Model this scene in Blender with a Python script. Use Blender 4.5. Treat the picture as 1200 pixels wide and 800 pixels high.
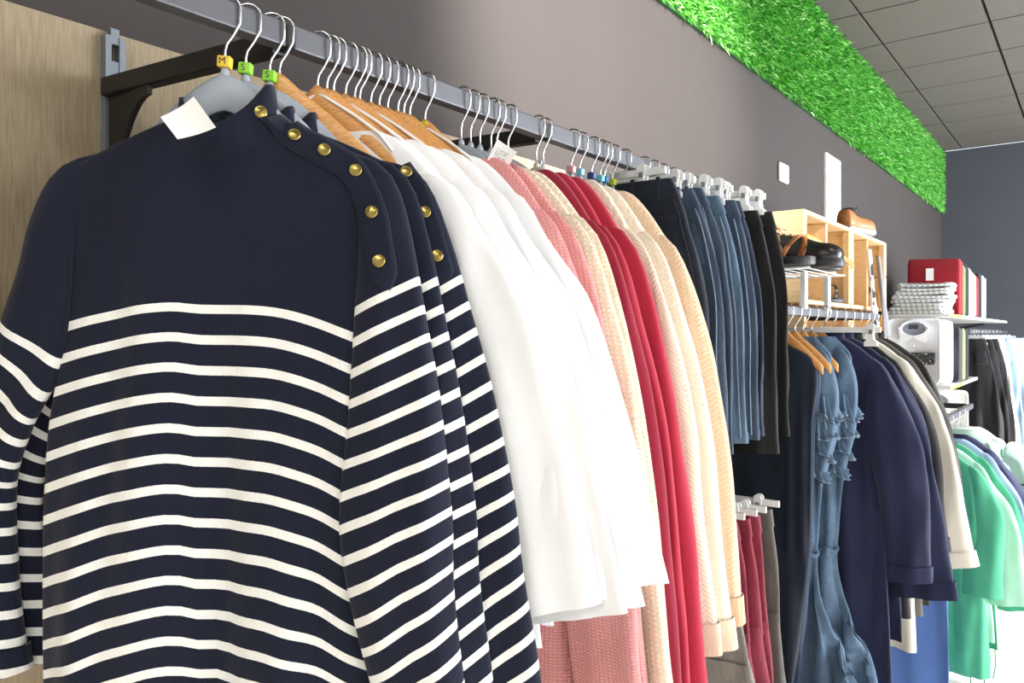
import bpy, math, random
import numpy as np
from mathutils import Vector
from mathutils.bvhtree import BVHTree

random.seed(7); RNG = np.random.default_rng(7)
for o in list(bpy.data.objects): bpy.data.objects.remove(o, do_unlink=True)
SC = bpy.context.scene
COL = SC.collection
PI = math.pi

# ------------------------------------------------------------------ camera, world, sun, exposure
TH = math.radians(37.5); CS, SN = math.cos(TH), math.sin(TH); F = 900.0; ZC = 1.40; HY = 390.0
cam = bpy.data.cameras.new('camera'); cam.sensor_width = 36; cam.lens = 36*F/1200; cam.shift_y = -10/1200
cam.clip_start = .01
camo = bpy.data.objects.new('camera', cam); COL.objects.link(camo)
camo.location = (0, 0, ZC); camo.rotation_euler = (PI/2, 0, TH)
SC.camera = camo

W = bpy.data.worlds.new('world'); SC.world = W; W.use_nodes = True
bg = W.node_tree.nodes['Background']; bg.inputs[0].default_value = (.80, .90, 1, 1); bg.inputs[1].default_value = 1.0

def area_light(name, loc, rot, sx, sy, power, color=(1, 1, 1)):
    l = bpy.data.lights.new(name, 'AREA'); l.shape = 'RECTANGLE'; l.size = sx; l.size_y = sy; l.energy = power; l.color = color
    o = bpy.data.objects.new(name, l); COL.objects.link(o); o.location = loc; o.rotation_euler = rot
    return o
sun = bpy.data.lights.new('sun', 'SUN'); sun.energy = 8; sun.angle = math.radians(.6); sun.color = (1, .96, .90)
suno = bpy.data.objects.new('sun', sun); COL.objects.link(suno)
suno.rotation_euler = Vector((-1, .10, -.46)).to_track_quat('-Z', 'Y').to_euler()
# daylight standing in the two shop-front openings of the east wall (x = 3.2)
area_light('daylight_front_window', (3.15, .9, 1.18), (0, PI/2, 0), 1.6, 3.4, 30, (.95, .97, 1))
area_light('daylight_door_window', (3.15, 5.5, 1.4), (0, PI/2, 0), 2.4, 4.6, 420, (.92, .96, 1))
VS = SC.view_settings; VS.view_transform = 'Standard'; VS.look = 'None'; VS.gamma = 1; VS.use_curve_mapping = False
VS.exposure = 0.58

def ray(px, py):
    r = (px-600)/F; v = (HY-py)/F
    return Vector((r*CS-SN, r*SN+CS, v))
def at_x(px, py, X):          # pixel -> point on the vertical plane x = X (parallel to the long wall)
    d = ray(px, py); t = X/d.x
    return Vector((X, d.y*t, ZC+d.z*t))
def at_depth(px, py, D):
    d = ray(px, py); return Vector((d.x*D, d.y*D, ZC+d.z*D))

# ------------------------------------------------------------------ mesh helpers
def lin(c):
    if isinstance(c, str):
        c = c.lstrip('#'); c = [int(c[i:i+2], 16)/255 for i in (0, 2, 4)]
    return tuple((x/12.92 if x <= .04045 else ((x+.055)/1.055)**2.4) for x in c)

def tag(o, label=None, cat=None, group=None, kind=None):
    if label: o['label'] = label
    if cat: o['category'] = cat
    if group: o['group'] = group
    if kind: o['kind'] = kind
    return o
def empty(name, loc=(0, 0, 0), rz=0, label=None, cat=None, group=None):
    o = bpy.data.objects.new(name, None); COL.objects.link(o); o.location = loc; o.rotation_euler = (0, 0, rz)
    o.empty_display_size = .05
    return tag(o, label, cat, group)
def link(name, me, parent=None, loc=None, rot=None):
    o = bpy.data.objects.new(name, me); COL.objects.link(o)
    if parent: o.parent = parent
    if loc is not None: o.location = loc
    if rot is not None: o.rotation_euler = rot
    return o
class MB:
    def __init__(s): s.v = []; s.f = []; s.t = []
    def add(s, v, f, t=None):
        b = len(s.v); v = [tuple(p) for p in v]; s.v += v; s.f += [tuple(b+i for i in q) for q in f]
        s.t += [tuple(q) for q in t] if t is not None else [(p[0], p[2]) for p in v]
        return s
    def box(s, c, h, rz=0, ry=0, rx=0):
        from mathutils import Euler
        m = Euler((rx, ry, rz)).to_matrix()
        v = [Vector(c)+m @ Vector((sx*h[0], sy*h[1], sz*h[2])) for sx in (-1, 1) for sy in (-1, 1) for sz in (-1, 1)]
        return s.add(v, [(0, 1, 3, 2), (4, 6, 7, 5), (0, 4, 5, 1), (2, 3, 7, 6), (0, 2, 6, 4), (1, 5, 7, 3)])
    def bar(s, a, b, w, h, up=(0, 0, 1)):
        a = Vector(a); b = Vector(b); d = (b-a).normalized(); up = Vector(up)
        r = d.cross(up).normalized(); u = r.cross(d)
        v = [p+r*sx*w/2+u*sy*h/2 for p in (a, b) for sx in (-1, 1) for sy in (-1, 1)]
        return s.add(v, [(0, 1, 3, 2), (4, 6, 7, 5), (0, 4, 5, 1), (2, 3, 7, 6), (0, 2, 6, 4), (1, 5, 7, 3)])
    def loft(s, rings, tex=None, cap0=True, cap1=True, closed=True):
        R = np.asarray(rings, float); m, n = R.shape[:2]; f = []
        k = n if closed else n-1
        for i in range(m-1):
            for j in range(k):
                a = i*n+j; b = i*n+(j+1) % n
                f.append((a, b, b+n, a+n))
        if cap0 and closed: f.append(tuple(range(n-1, -1, -1)))
        if cap1 and closed: f.append(tuple((m-1)*n+j for j in range(n)))
        t = np.asarray(tex, float).reshape(-1, 2) if tex is not None else None
        return s.add(R.reshape(-1, 3), f, t)
    def tube(s, pts, r, n=8, cap=True):
        P = [Vector(p) for p in pts]; rs = r if hasattr(r, '__len__') else [r]*len(P)
        rings = []; up = None
        for i, p in enumerate(P):
            d = (P[min(i+1, len(P)-1)]-P[max(i-1, 0)]).normalized()
            if up is None:
                up = Vector((0, 0, 1)) if abs(d.z) < .9 else Vector((0, 1, 0))
            a = d.cross(up).normalized(); b = a.cross(d).normalized(); up = b
            rings.append([p+(a*math.cos(q)+b*math.sin(q))*rs[i] for q in np.linspace(0, 2*PI, n, endpoint=False)])
        return s.loft(rings, None, cap, cap)
    def lathe(s, prof, c=(0, 0, 0), axis='z', n=16):
        rings = []
        for r, h in prof:
            ring = []
            for q in np.linspace(0, 2*PI, n, endpoint=False):
                x, y = r*math.cos(q), r*math.sin(q)
                p = {'z': (x, y, h), 'y': (x, h, y), 'x': (h, x, y)}[axis]
                ring.append((c[0]+p[0], c[1]+p[1], c[2]+p[2]))
            rings.append(ring)
        return s.loft(rings)
    def prism(s, outline, y0, y1, plane='xz'):     # outline of (a, b) extruded along the third axis
        n = len(outline)
        def P(a, b, c): return {'xz': (a, c, b), 'yz': (c, a, b), 'xy': (a, b, c)}[plane]
        v = [P(a, b, y0) for a, b in outline]+[P(a, b, y1) for a, b in outline]
        f = [tuple(range(n-1, -1, -1)), tuple(range(n, 2*n))]+[(i, (i+1) % n, (i+1) % n+n, i+n) for i in range(n)]
        return s.add(v, f)
    def mesh(s, name, mat, smooth=True, auto=None):
        me = bpy.data.meshes.new(name); me.from_pydata(s.v, [], s.f); me.validate(); me.update()
        import bmesh
        bm = bmesh.new(); bm.from_mesh(me); bmesh.ops.recalc_face_normals(bm, faces=bm.faces); bm.to_mesh(me); bm.free()
        if len(me.vertices) == len(s.t):
            a = me.attributes.new('tex', 'FLOAT_VECTOR', 'POINT')
            T = np.zeros((len(s.t), 3), np.float32); T[:, :2] = s.t
            a.data.foreach_set('vector', T.ravel())
        if smooth:
            me.shade_smooth()
            if auto: me.set_sharp_from_angle(angle=math.radians(auto))
        if mat: me.materials.append(mat)
        return me
    def build(s, name, mat, parent=None, smooth=True, auto=None, loc=None, rot=None):
        return link(name, s.mesh(name, mat, smooth, auto), parent, loc, rot)
def bevel(o, w=.002, seg=2):
    m = o.modifiers.new('bevel', 'BEVEL'); m.width = w; m.segments = seg; m.limit_method = 'ANGLE'
    return o
def boxo(name, c, h, mat, parent=None, bw=0, **k):
    o = MB().box(c, h, **k).build(name, mat, parent, smooth=False)
    return bevel(o, bw) if bw else o

# ------------------------------------------------------------------ materials
MATS = {}
class NT:
    def __init__(s, name):
        s.m = bpy.data.materials.new(name); s.m.use_nodes = True; s.n = s.m.node_tree.nodes; s.l = s.m.node_tree.links
        s.b = s.n['Principled BSDF']
    def node(s, t, **k):
        n = s.n.new(t)
        for a, v in k.items(): setattr(n, a, v)
        return n
    def set(s, sock, v):
        if isinstance(v, bpy.types.NodeSocket): s.l.new(v, sock)
        elif v is not None: sock.default_value = v
    def math(s, op, a, b=None, c=None):
        n = s.node('ShaderNodeMath', operation=op)
        for i, v in enumerate((a, b, c)):
            if v is not None: s.set(n.inputs[i], v)
        return n.outputs[0]
    def mix(s, f, a, b, mode='MIX'):
        n = s.node('ShaderNodeMix', data_type='RGBA', blend_type=mode)
        s.set(n.inputs[0], f)
        s.set(n.inputs[6], a if isinstance(a, bpy.types.NodeSocket) else (*a, 1)); s.set(n.inputs[7], b if isinstance(b, bpy.types.NodeSocket) else (*b, 1))
        return n.outputs[2]
    def noise(s, vec, scale, detail=3, rough=.6):
        n = s.node('ShaderNodeTexNoise'); n.inputs['Scale'].default_value = scale; n.inputs['Detail'].default_value = detail; n.inputs['Roughness'].default_value = rough
        if vec is not None: s.l.new(vec, n.inputs['Vector'])
        return n.outputs['Fac']
    def ramp(s, f, stops, interp='LINEAR'):
        n = s.node('ShaderNodeValToRGB'); r = n.color_ramp; r.interpolation = interp
        while len(r.elements) < len(stops): r.elements.new(.5)
        for e, (p, c) in zip(r.elements, stops): e.position = p; e.color = (*c, 1)
        s.set(n.inputs[0], f); return n.outputs[0]
    def mapv(s, vec, scale):
        n = s.node('ShaderNodeMapping'); n.inputs['Scale'].default_value = scale; s.l.new(vec, n.inputs['Vector']); return n.outputs[0]
    def obj(s): return s.node('ShaderNodeTexCoord').outputs['Object']
    def tex(s): return s.node('ShaderNodeAttribute', attribute_name='tex').outputs['Vector']
    def uv(s):
        n = s.node('ShaderNodeSeparateXYZ'); s.l.new(s.tex(), n.inputs[0]); return n.outputs[0], n.outputs[1]
    def bump(s, h, strength, dist=.002):
        n = s.node('ShaderNodeBump'); n.inputs['Strength'].default_value = strength; n.inputs['Distance'].default_value = dist
        s.l.new(h, n.inputs['Height']); s.l.new(n.outputs[0], s.b.inputs['Normal'])
    def fin(s, col, rough=.8, metal=0, sheen=0, spec=None):
        s.set(s.b.inputs['Base Color'], col if isinstance(col, bpy.types.NodeSocket) else (*col, 1))
        s.set(s.b.inputs['Roughness'], rough); s.b.inputs['Metallic'].default_value = metal
        if sheen: s.b.inputs['Sheen Weight'].default_value = sheen; s.b.inputs['Sheen Roughness'].default_value = .5
        if spec is not None: s.b.inputs['Specular IOR Level'].default_value = spec
        return s.m
def vary(c, k): return tuple(min(1, x*k) for x in c)
def plain(name, c, rough=.6, metal=0, var=.12, scale=30, bump=0, spec=None):
    if name in MATS: return MATS[name]
    t = NT(name); c = lin(c); f = t.noise(t.obj(), scale)
    if bump: t.bump(f, bump)
    MATS[name] = t.fin(t.mix(f, vary(c, 1-var), vary(c, 1+var)), rough, metal, spec=spec); return MATS[name]
def fabric(name, c, weave=.0012, var=.16, bump=.35, sheen=.15, rough=.9):
    """woven or fine knitted cloth"""
    if name in MATS: return MATS[name]
    t = NT(name); c = lin(c); u, v = t.uv()
    big = t.noise(t.tex(), 22, 4); fine = t.noise(t.tex(), 420, 2)
    w = t.math('MULTIPLY', t.math('SINE', t.math('MULTIPLY', u, 2*PI/weave)), t.math('SINE', t.math('MULTIPLY', v, 2*PI/weave)))
    h = t.math('ADD', t.math('MULTIPLY', w, .15), t.math('ADD', t.math('MULTIPLY', big, 2.2), t.math('MULTIPLY', fine, .5)))
    t.bump(h, bump, .004)
    col = t.mix(t.math('ADD', t.math('MULTIPLY', big, .6), t.math('MULTIPLY', fine, .4)), vary(c, 1-var), vary(c, 1+var))
    MATS[name] = t.fin(col, rough, sheen=sheen, spec=.2); return MATS[name]
def striped(name, base, white, pitch, width):
    t = NT(name); u, v = t.uv(); b = lin(base); w = lin(white)
    fine = t.noise(t.tex(), 500, 2); big = t.noise(t.tex(), 25, 3)
    f = t.math('FRACT', t.math('ADD', t.math('DIVIDE', v, pitch), t.math('MULTIPLY', fine, .02)))
    inside = t.math('MULTIPLY', t.math('LESS_THAN', f, width/pitch), t.math('GREATER_THAN', v, 0.0))
    navy = t.mix(fine, vary(b, .7), vary(b, 1.35)); wh = t.mix(big, vary(w, .93), w)
    rib = t.math('SINE', t.math('MULTIPLY', u, 2*PI/.0026))
    t.bump(t.math('ADD', t.math('MULTIPLY', rib, .10), t.math('MULTIPLY', big, 1.6)), .3, .004)
    return t.fin(t.mix(inside, navy, wh), .9, sheen=.1, spec=.2)
def cable(name, c, dark, p=.017, k=.011, depth=.35):
    """chevron / cable knit relief"""
    t = NT(name); u, v = t.uv(); c = lin(c); d = lin(dark)
    tri = t.math('PINGPONG', u, p)
    s = t.math('SINE', t.math('MULTIPLY', t.math('ADD', v, tri), 2*PI/k))
    col = t.math('ABSOLUTE', t.math('SINE', t.math('MULTIPLY', u, PI/p)))
    h = t.math('ADD', t.math('MULTIPLY', s, .5), t.math('MULTIPLY', col, .8))
    fine = t.noise(t.tex(), 350, 2)
    t.bump(t.math('ADD', h, fine), depth, .004)
    f = t.math('MULTIPLY_ADD', t.math('MULTIPLY_ADD', s, .5, .5), .55, t.math('MULTIPLY', fine, .5))
    return t.fin(t.mix(f, d, c), .95, sheen=.2, spec=.15)
def knit(name, c, dark, sx=.006, sy=.0045, depth=.5):
    """open lacy knit: rows of small stitches"""
    t = NT(name); u, v = t.uv(); c = lin(c); d = lin(dark)
    a = t.math('SINE', t.math('MULTIPLY', u, 2*PI/sx)); b = t.math('SINE', t.math('ADD', t.math('MULTIPLY', v, 2*PI/sy), t.math('MULTIPLY', a, 1.2)))
    h = t.math('MULTIPLY', t.math('MULTIPLY_ADD', a, .5, .5), t.math('MULTIPLY_ADD', b, .5, .5)); fine = t.noise(t.tex(), 300, 2)
    t.bump(t.math('ADD', h, t.math('MULTIPLY', fine, .7)), depth, .004)
    return t.fin(t.mix(t.math('POWER', h, .6), d, c), .95, sheen=.2, spec=.15)
def denim(name, c, fade=1.55):
    if name in MATS: return MATS[name]
    t = NT(name); c = lin(c); tx = t.tex()
    big = t.noise(t.mapv(tx, (9, 3, 1)), 2.2, 4); streak = t.noise(t.mapv(tx, (420, 60, 1)), 1, 2); tw = t.noise(tx, 700, 1)
    f = t.math('ADD', t.math('MULTIPLY', big, .55), t.math('ADD', t.math('MULTIPLY', streak, .3), t.math('MULTIPLY', tw, .15)))
    f = t.ramp(f, [(.33, (0, 0, 0)), (.68, (1, 1, 1))])
    t.bump(t.math('ADD', t.math('MULTIPLY', big, 2), streak), .3, .004)
    MATS[name] = t.fin(t.mix(f, vary(c, .62), vary(c, fade)), .85, sheen=.1, spec=.2); return MATS[name]
def wood(name, c, dark, axis=(1, 14, 14), rough=.45):
    if name in MATS: return MATS[name]
    t = NT(name); o = t.obj(); f = t.noise(t.mapv(o, axis), 9, 5, .65)
    t.bump(f, .12)
    MATS[name] = t.fin(t.mix(t.ramp(f, [(.3, (0, 0, 0)), (.7, (1, 1, 1))]), lin(dark), lin(c)), rough); return MATS[name]

M_WIRE = plain('chrome_wire', '#d8d8dc', .22, 1, .03)
M_RAIL = plain('rail_grey_metal', '#606166', .40, .5, .08, 200)
M_BLACK = plain('black_metal', '#121111', .55, 0, .2, 60)
M_STEEL = plain('upright_steel', '#7e858f', .4, .5, .1, 80)
M_PLAS = plain('grey_hanger_plastic', '#9aa2ad', .45, 0, .05, 40)
M_PLAS_L = plain('pale_hanger_plastic', '#d4d6d8', .4, 0, .04, 40)
M_PLASW = plain('white_clip_plastic', '#e6e7e6', .35, 0, .03, 40)
M_HWOOD = wood('hanger_wood', '#e6b06c', '#bd7b3c', (8, 40, 60), .35)
M_PAPER = plain('white_paper', '#f3f3f1', .7, 0, .02)
M_GOLD = plain('brass_button_metal', '#a08d4e', .3, .85, .25, 300)
M_NAVY_ST = striped('navy_white_stripe_knit', '#171b2c', '#f4f3ee', .0335, .0102)
M_NAVY_K = fabric('navy_fine_knit', '#191d2e', .0026, .3, .3)
M_WHITE = fabric('white_cotton', '#f3f3f4', .0012, .03, .25)
M_PINE = wood('pine_crate', '#f5dcb2', '#dcb47c', (3, 40, 40), .55)

# ------------------------------------------------------------------ room
def quad_wall(name, pts, mat):
    o = MB().add(pts, [(0, 1, 2, 3)]).build(name, mat, smooth=False); return tag(o, kind='structure')
XW, XE, YB, YF, H = -1.23, 3.2, -2.2, 8.43, 3.15
tw = NT('dark_painted_wall'); f = tw.noise(tw.obj(), 3, 4); g = tw.noise(tw.obj(), 150, 2); tw.bump(g, .12)
M_WALL = tw.fin(tw.mix(f, lin('#373130'), lin('#3e3836')), .8)
tw = NT('far_painted_wall'); f = tw.noise(tw.obj(), 3, 4); g = tw.noise(tw.obj(), 150, 2); tw.bump(g, .12)
M_WALLF = tw.fin(tw.mix(f, lin('#3b3d44'), lin('#42454d')), .8)
M_WALL_L = plain('light_wall_paint', '#cfccc6', .8, 0, .03, 6)
def slab(name, lo, hi, mat):
    c = [(a+b)/2 for a, b in zip(lo, hi)]; h = [(b-a)/2 for a, b in zip(lo, hi)]
    return tag(boxo(name, c, h, mat), kind='structure')
slab('wall_left', (XW-.12, YB, 0), (XW, YF+.12, H), M_WALL)
slab('wall_far', (XW, YF, 0), (XE, YF+.12, H), M_WALLF)
slab('wall_back', (XW-.12, YB-.12, 0), (XE+.12, YB, H), M_WALL_L)
wr = empty('wall_right', (XE, 0, 0)); tag(wr, kind='structure')
for (y0, y1, z0, z1) in ((YB, -.9, 0, H), (-.9, 2.7, 2.0, H), (-.9, 2.7, 0, .35), (2.7, 3.1, 0, H), (3.1, 7.9, 2.75, H), (7.9, YF, 0, H)):
    boxo('wall_section', (.06, (y0+y1)/2, (z0+z1)/2), (.06, (y1-y0)/2, (z1-z0)/2), M_WALL_L, wr)
# shop-front windows: frames and glass
tg = NT('window_glass'); mx = tg.node('ShaderNodeMixShader'); mx.inputs[0].default_value = .06
tr_ = tg.node('ShaderNodeBsdfTransparent'); gl_ = tg.node('ShaderNodeBsdfGlossy'); gl_.inputs['Roughness'].default_value = .02
tg.l.new(tr_.outputs[0], mx.inputs[1]); tg.l.new(gl_.outputs[0], mx.inputs[2]); tg.l.new(mx.outputs[0], tg.n['Material Output'].inputs[0]); M_GLASS = tg.m
for n, (y0, y1, z0, z1, k) in enumerate(((-.9, 2.7, .35, 2.0, 3), (3.1, 7.9, 0, 2.75, 4))):
    wroot = empty('window_%d' % (n+1), (XE+.06, (y0+y1)/2, z0)); tag(wroot, kind='structure')
    fr = MB(); L = (y1-y0)/2; hh = z1-z0
    for z in (.03, hh-.03): fr.box((0, 0, z), (.03, L, .03))
    for i in range(k+1): fr.box((0, -L+.03+i*(2*L-.06)/k, hh/2), (.03, .03, hh/2-.06))
    fr.build('window_frame', M_BLACK, wroot, smooth=False)
    for i in range(k):
        st = (2*L-.06)/k; MB().box((0, -L+.03+(i+.5)*st, hh/2), (.003, st/2-.03, hh/2-.06)).build('pane', M_GLASS, wroot, smooth=False)
# floor of pale tiles
tf = NT('pale_floor'); f = tf.noise(tf.obj(), 2.5, 4); M_FLOOR = tf.fin(tf.mix(f, lin('#cfcbc4'), lin('#dad7d1')), .35)
fl = slab('floor', (XW-.12, YB-.12, -.06), (XE+.12, YF+.12, 0), plain('floor_joint', '#a9a59e', .8))
fm = MB().box((0, 0, 0), (.2985, .2985, .004)).mesh('floor_tile', M_FLOOR, False)
for i in range(7):
    for j in range(17):
        link('floor_tile', fm, fl, (XW+.3+i*.6+.1, YB+.3+j*.6+.1, .004))
slab('pavement', (XE+.13, YB-6, -.05), (XE+9, YF+8, -.01), plain('pavement_stone', '#b9b6b0', .9, 0, .1, 8))
# ceiling: dark backing with single tiles
ce = slab('ceiling', (XW-.12, YB-.12, H+.03), (XE+.12, YF+.12, H+.15), plain('ceiling_void', '#2a2827', .9))
tc = NT('ceiling_tile_mineral'); f = tc.noise(tc.obj(), 90, 3); f2 = tc.noise(tc.obj(), 5, 3); tc.bump(f, .3)
M_CT = tc.fin(tc.mix(tc.math('MULTIPLY', tc.math('ADD', f, f2), .5), lin('#524d48'), lin('#645e58')), .95)
TS = .555; X0 = -1.054-TS
cm = MB().box((0, 0, 0), (TS/2-.008, TS/2-.006, .012)).mesh('ceiling_tile', M_CT, False)
YT = [8.40-TS*k for k in range(19, -1, -1)]
FILL_PANELS = {(2, 1), (2, 2), (4, 1), (4, 2), (6, 6), (6, 10), (6, 14)}  # unseen glowing panels, added as fill, mainly for the sweater fronts
M_FILL = NT('led_diffuser'); e = M_FILL.node('ShaderNodeEmission'); e.inputs[0].default_value = (1, .97, .92, 1); e.inputs[1].default_value = 11
M_FILL.l.new(e.outputs[0], M_FILL.n['Material Output'].inputs[0]); M_FILL = M_FILL.m
for i in range(8):
    for j in range(19):
        x0 = max(X0+i*TS, XW); x1 = min(X0+(i+1)*TS, XE); y1 = YT[j+1]; y0 = YT[j]
        if y1 < YB: continue
        c = ((x0+x1)/2, (y0+y1)/2, H+.015)
        if (i, j) in FILL_PANELS:
            r = empty('ceiling_light', (c[0], c[1], H-.01), 0, 'square white LED ceiling panel set among the tiles', 'ceiling light', 'LED panels of the ceiling')
            fr = MB()
            for sx, sy, a, b in ((0, 1, TS/2-.01, .012), (0, -1, TS/2-.01, .012), (1, 0, .012, TS/2-.034), (-1, 0, .012, TS/2-.034)):
                fr.box((sx*(TS/2-.022), sy*(TS/2-.022), .012), (a, b, .014))
            fr.build('frame', M_PLASW, r, smooth=False)
            MB().box((0, 0, .014), (TS/2-.036, TS/2-.036, .006)).build('diffuser', M_FILL, r, smooth=False)
            continue
        if x1-x0 < TS-.01:
            boxo('ceiling_tile', c, ((x1-x0)/2-.006, TS/2-.006, .012), M_CT, ce)
        else:
            link('ceiling_tile', cm, ce, c)
for ch in ce.children: pass

# ceiling spotlights over the aisle, aimed at the long wall
def spotlight(loc, aim, power, cone, label, blend=.7):
    r = empty('spotlight', loc, 0, label, 'spotlight')
    d = (Vector(aim)-Vector(loc)).normalized(); q = d.to_track_quat('-Z', 'Y')
    boxo('mount', (0, 0, H-loc[2]-.012), (.05, .05, .012), M_BLACK, r, .003)
    MB().tube([(0, 0, 0), (0, 0, H-loc[2]-.02)], .008, 8).build('stem', M_BLACK, r)
    o = MB().lathe([(.001, .10), (.036, .098), (.042, .09), (.042, -.03), (.038, -.03), (.034, .02), (.001, .03)], n=24).build('head', M_BLACK, r, auto=40)
    o.rotation_mode = 'QUATERNION'; o.rotation_quaternion = q
    l = bpy.data.lights.new('spot_beam', 'SPOT'); l.energy = power; l.spot_size = math.radians(cone); l.spot_blend = blend; l.shadow_soft_size = .035; l.color = (1, .95, .90)
    lo = bpy.data.objects.new('spot_beam', l); COL.objects.link(lo); lo.parent = r; lo.location = d*.035; lo.rotation_mode = 'QUATERNION'; lo.rotation_quaternion = q
spotlight((.75, 1.5, 2.95), (-1.23, 2.2, 2.3), 620, 54, 'black ceiling spotlight aimed at the wall above the denim skirts')
# wood panelling on the wall, white slabs shaped as patches of reflected sun
wp = wood('panel_wood', '#a8997e', '#8a7a60', (30, 30, 2.2), .7)
pz = 1.40+.381*1.215
panel = empty('wood_wall_panel', (XW+.01, 0, 0), 0, 'light brown wood boarding fixed to the dark wall behind the clothes rail', 'wall panel')
for a, b in ((-1.6, -.45), (-.45, .563), (.565, 1.14), (1.145, 1.83)):
    boxo('board', (0, (a+b)/2, pz/2+.05), (.008, (b-a)/2-.001, pz/2-.05), wp, panel)
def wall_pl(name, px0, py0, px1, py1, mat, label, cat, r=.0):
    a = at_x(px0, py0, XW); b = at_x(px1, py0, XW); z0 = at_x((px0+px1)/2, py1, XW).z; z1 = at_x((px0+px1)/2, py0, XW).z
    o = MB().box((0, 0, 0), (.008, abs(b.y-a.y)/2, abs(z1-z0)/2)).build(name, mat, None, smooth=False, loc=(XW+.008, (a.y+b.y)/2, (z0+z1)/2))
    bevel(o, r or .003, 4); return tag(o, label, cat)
M_SUNPATCH = plain('white_plate', '#fbfbfb', .4, 0, .01)  # bright white that stands in for sun reflected onto the wall
wall_pl('wall_sign', 965, 184, 982, 300, M_SUNPATCH, 'tall narrow blank white panel on the dark wall behind the wooden crates', 'sign')
wall_pl('wall_plate', 911, 192, 921, 214, M_SUNPATCH, 'small white rounded plate on the bare dark wall above the black skirts', 'wall plate', .03)

# ------------------------------------------------------------------ grass strip under the ceiling
def grass():
    mt = NT('artificial_grass'); u, v = mt.uv()
    col = mt.ramp(u, [(0, lin('#2a7a22')), (.45, lin('#4fae38')), (.8, lin('#7acb55')), (1, lin('#c2e8a6'))])
    M = mt.fin(col, .5, spec=.4)
    y0, y1, z0, z1 = 1.4, YF-.06, 1.40+.964*1.2, H-.005
    n = 52000
    # blades shrink in number towards the far end, as their size on the wall stays the same
    Y = RNG.uniform(y0, y1, n); Z = RNG.uniform(z0+.01, z1-.012, n)
    L = RNG.uniform(.03, .06, n); wd = RNG.uniform(.0024, .0046, n)
    d = np.stack([RNG.uniform(.45, 1, n), RNG.normal(0, .55, n), RNG.normal(-.15, .55, n)], 1); d /= np.linalg.norm(d, axis=1)[:, None]
    base = np.stack([np.full(n, XW+.012), Y, Z], 1)
    side = np.cross(d, RNG.normal(0, 1, (n, 3))); side /= np.linalg.norm(side, axis=1)[:, None]
    mid = base+d*L[:, None]*.6; dr = d.copy(); dr[:, 2] -= .7; dr /= np.linalg.norm(dr, axis=1)[:, None]; tip = mid+dr*L[:, None]*.45
    tip[:, 2] = np.minimum(tip[:, 2], H-.002); mid[:, 2] = np.minimum(mid[:, 2], H-.003)
    s = side*wd[:, None]
    V = np.stack([base-s, base+s, mid+s*.9, mid-s*.9, tip], 1).reshape(-1, 3)
    b = np.arange(n)*5
    fc = []
    for i in b: fc.append((i, i+1, i+2, i+3)); fc.append((i+3, i+2, i+4))
    r = np.repeat(RNG.uniform(0, 1, n), 5); T = np.stack([r, r], 1)
    mb = MB(); mb.v = [tuple(p) for p in V]; mb.f = fc; mb.t = [tuple(p) for p in T]
    me = bpy.data.meshes.new('grass_strip'); me.from_pydata(mb.v, [], fc); me.update()
    a = me.attributes.new('tex', 'FLOAT_VECTOR', 'POINT'); T3 = np.zeros((len(T), 3), np.float32); T3[:, :2] = T; a.data.foreach_set('vector', T3.ravel())
    me.materials.append(M)
    root = empty('grass_strip', (XW+.005, (y0+y1)/2, z0), 0, 'bright green artificial grass strip running along the wall under the ceiling', 'artificial grass'); root['kind'] = 'stuff'
    o = link('blades', me, root, (-root.location[0], -root.location[1], -root.location[2])); o['kind'] = 'stuff'
    boxo('backing', (.003, 0, (z1-z0)/2), (.006, (y1-y0)/2, (z1-z0)/2), plain('grass_backing', '#235a20', .9), root)
grass()

# ------------------------------------------------------------------ main wall rail with brackets
R = .80; ZR = 1.78
J = [-.532, .025, .582, 1.139, 1.696, 2.253]
rail = empty('wall_rail', (-R, .9, 0), 0, 'grey rectangular metal clothes rail on black wall brackets carrying sweaters and skirts', 'clothes rail')
def rel(p): return (p[0]+R, p[1]-.9, p[2])
for a, b in zip(J[:-1], J[1:]):
    bevel(MB().box(rel((-R, (a+b)/2, ZR-.015)), (.011, (b-a)/2-.006, .015)).build('rail_section', M_RAIL, rail, smooth=False), .002)
def upright(y, z0, z1, label):
    mb = MB()
    for s in (-1, 1): mb.box((0, s*.0105, (z0+z1)/2), (.008, .0045, (z1-z0)/2))
    k = int((z1-z0)/.05)
    for i in range(k+1): mb.box((0, 0, z0+(z1-z0)*i/k), (.006, .0065, .012))
    return tag(mb.build('slotted_upright', M_STEEL, None, smooth=False, loc=(XW+.026, y, 0)), label, 'upright')
for y, lb in ((.563, 'slotted steel wall upright beside the navy striped sweaters'), (1.139, 'slotted steel wall upright behind the cream knits'), (1.696, 'slotted steel wall upright behind the denim skirts'), (2.253, 'slotted steel wall upright at the end of the rail')):
    upright(y, .1, 1.40+.381*1.2-.004, lb)
def gusset(y, z0, z1, xa, parent, relf):
    # plate under the arm: deep at the wall, curving up to the arm
    pts = [(XW+.036, z1)]; pts += [(XW+.036, z0)]
    for q in np.linspace(0, 1, 7): pts.append((XW+.07+(xa-XW-.07)*q, z0+.02+(z1-.018-z0-.02)*(1-(1-q)**2)))
    pts.append((xa, z1))
    v = []; n = len(pts)
    for yy in (y-.004, y+.004): v += [relf((p[0], yy, p[1])) for p in pts]
    f = [tuple(range(n-1, -1, -1)), tuple(range(n, 2*n))]+[(i, (i+1) % n, (i+1) % n+n, i+n) for i in range(n)]
    MB().add(v, f).build('gusset', M_BLACK, parent, smooth=False)
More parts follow.
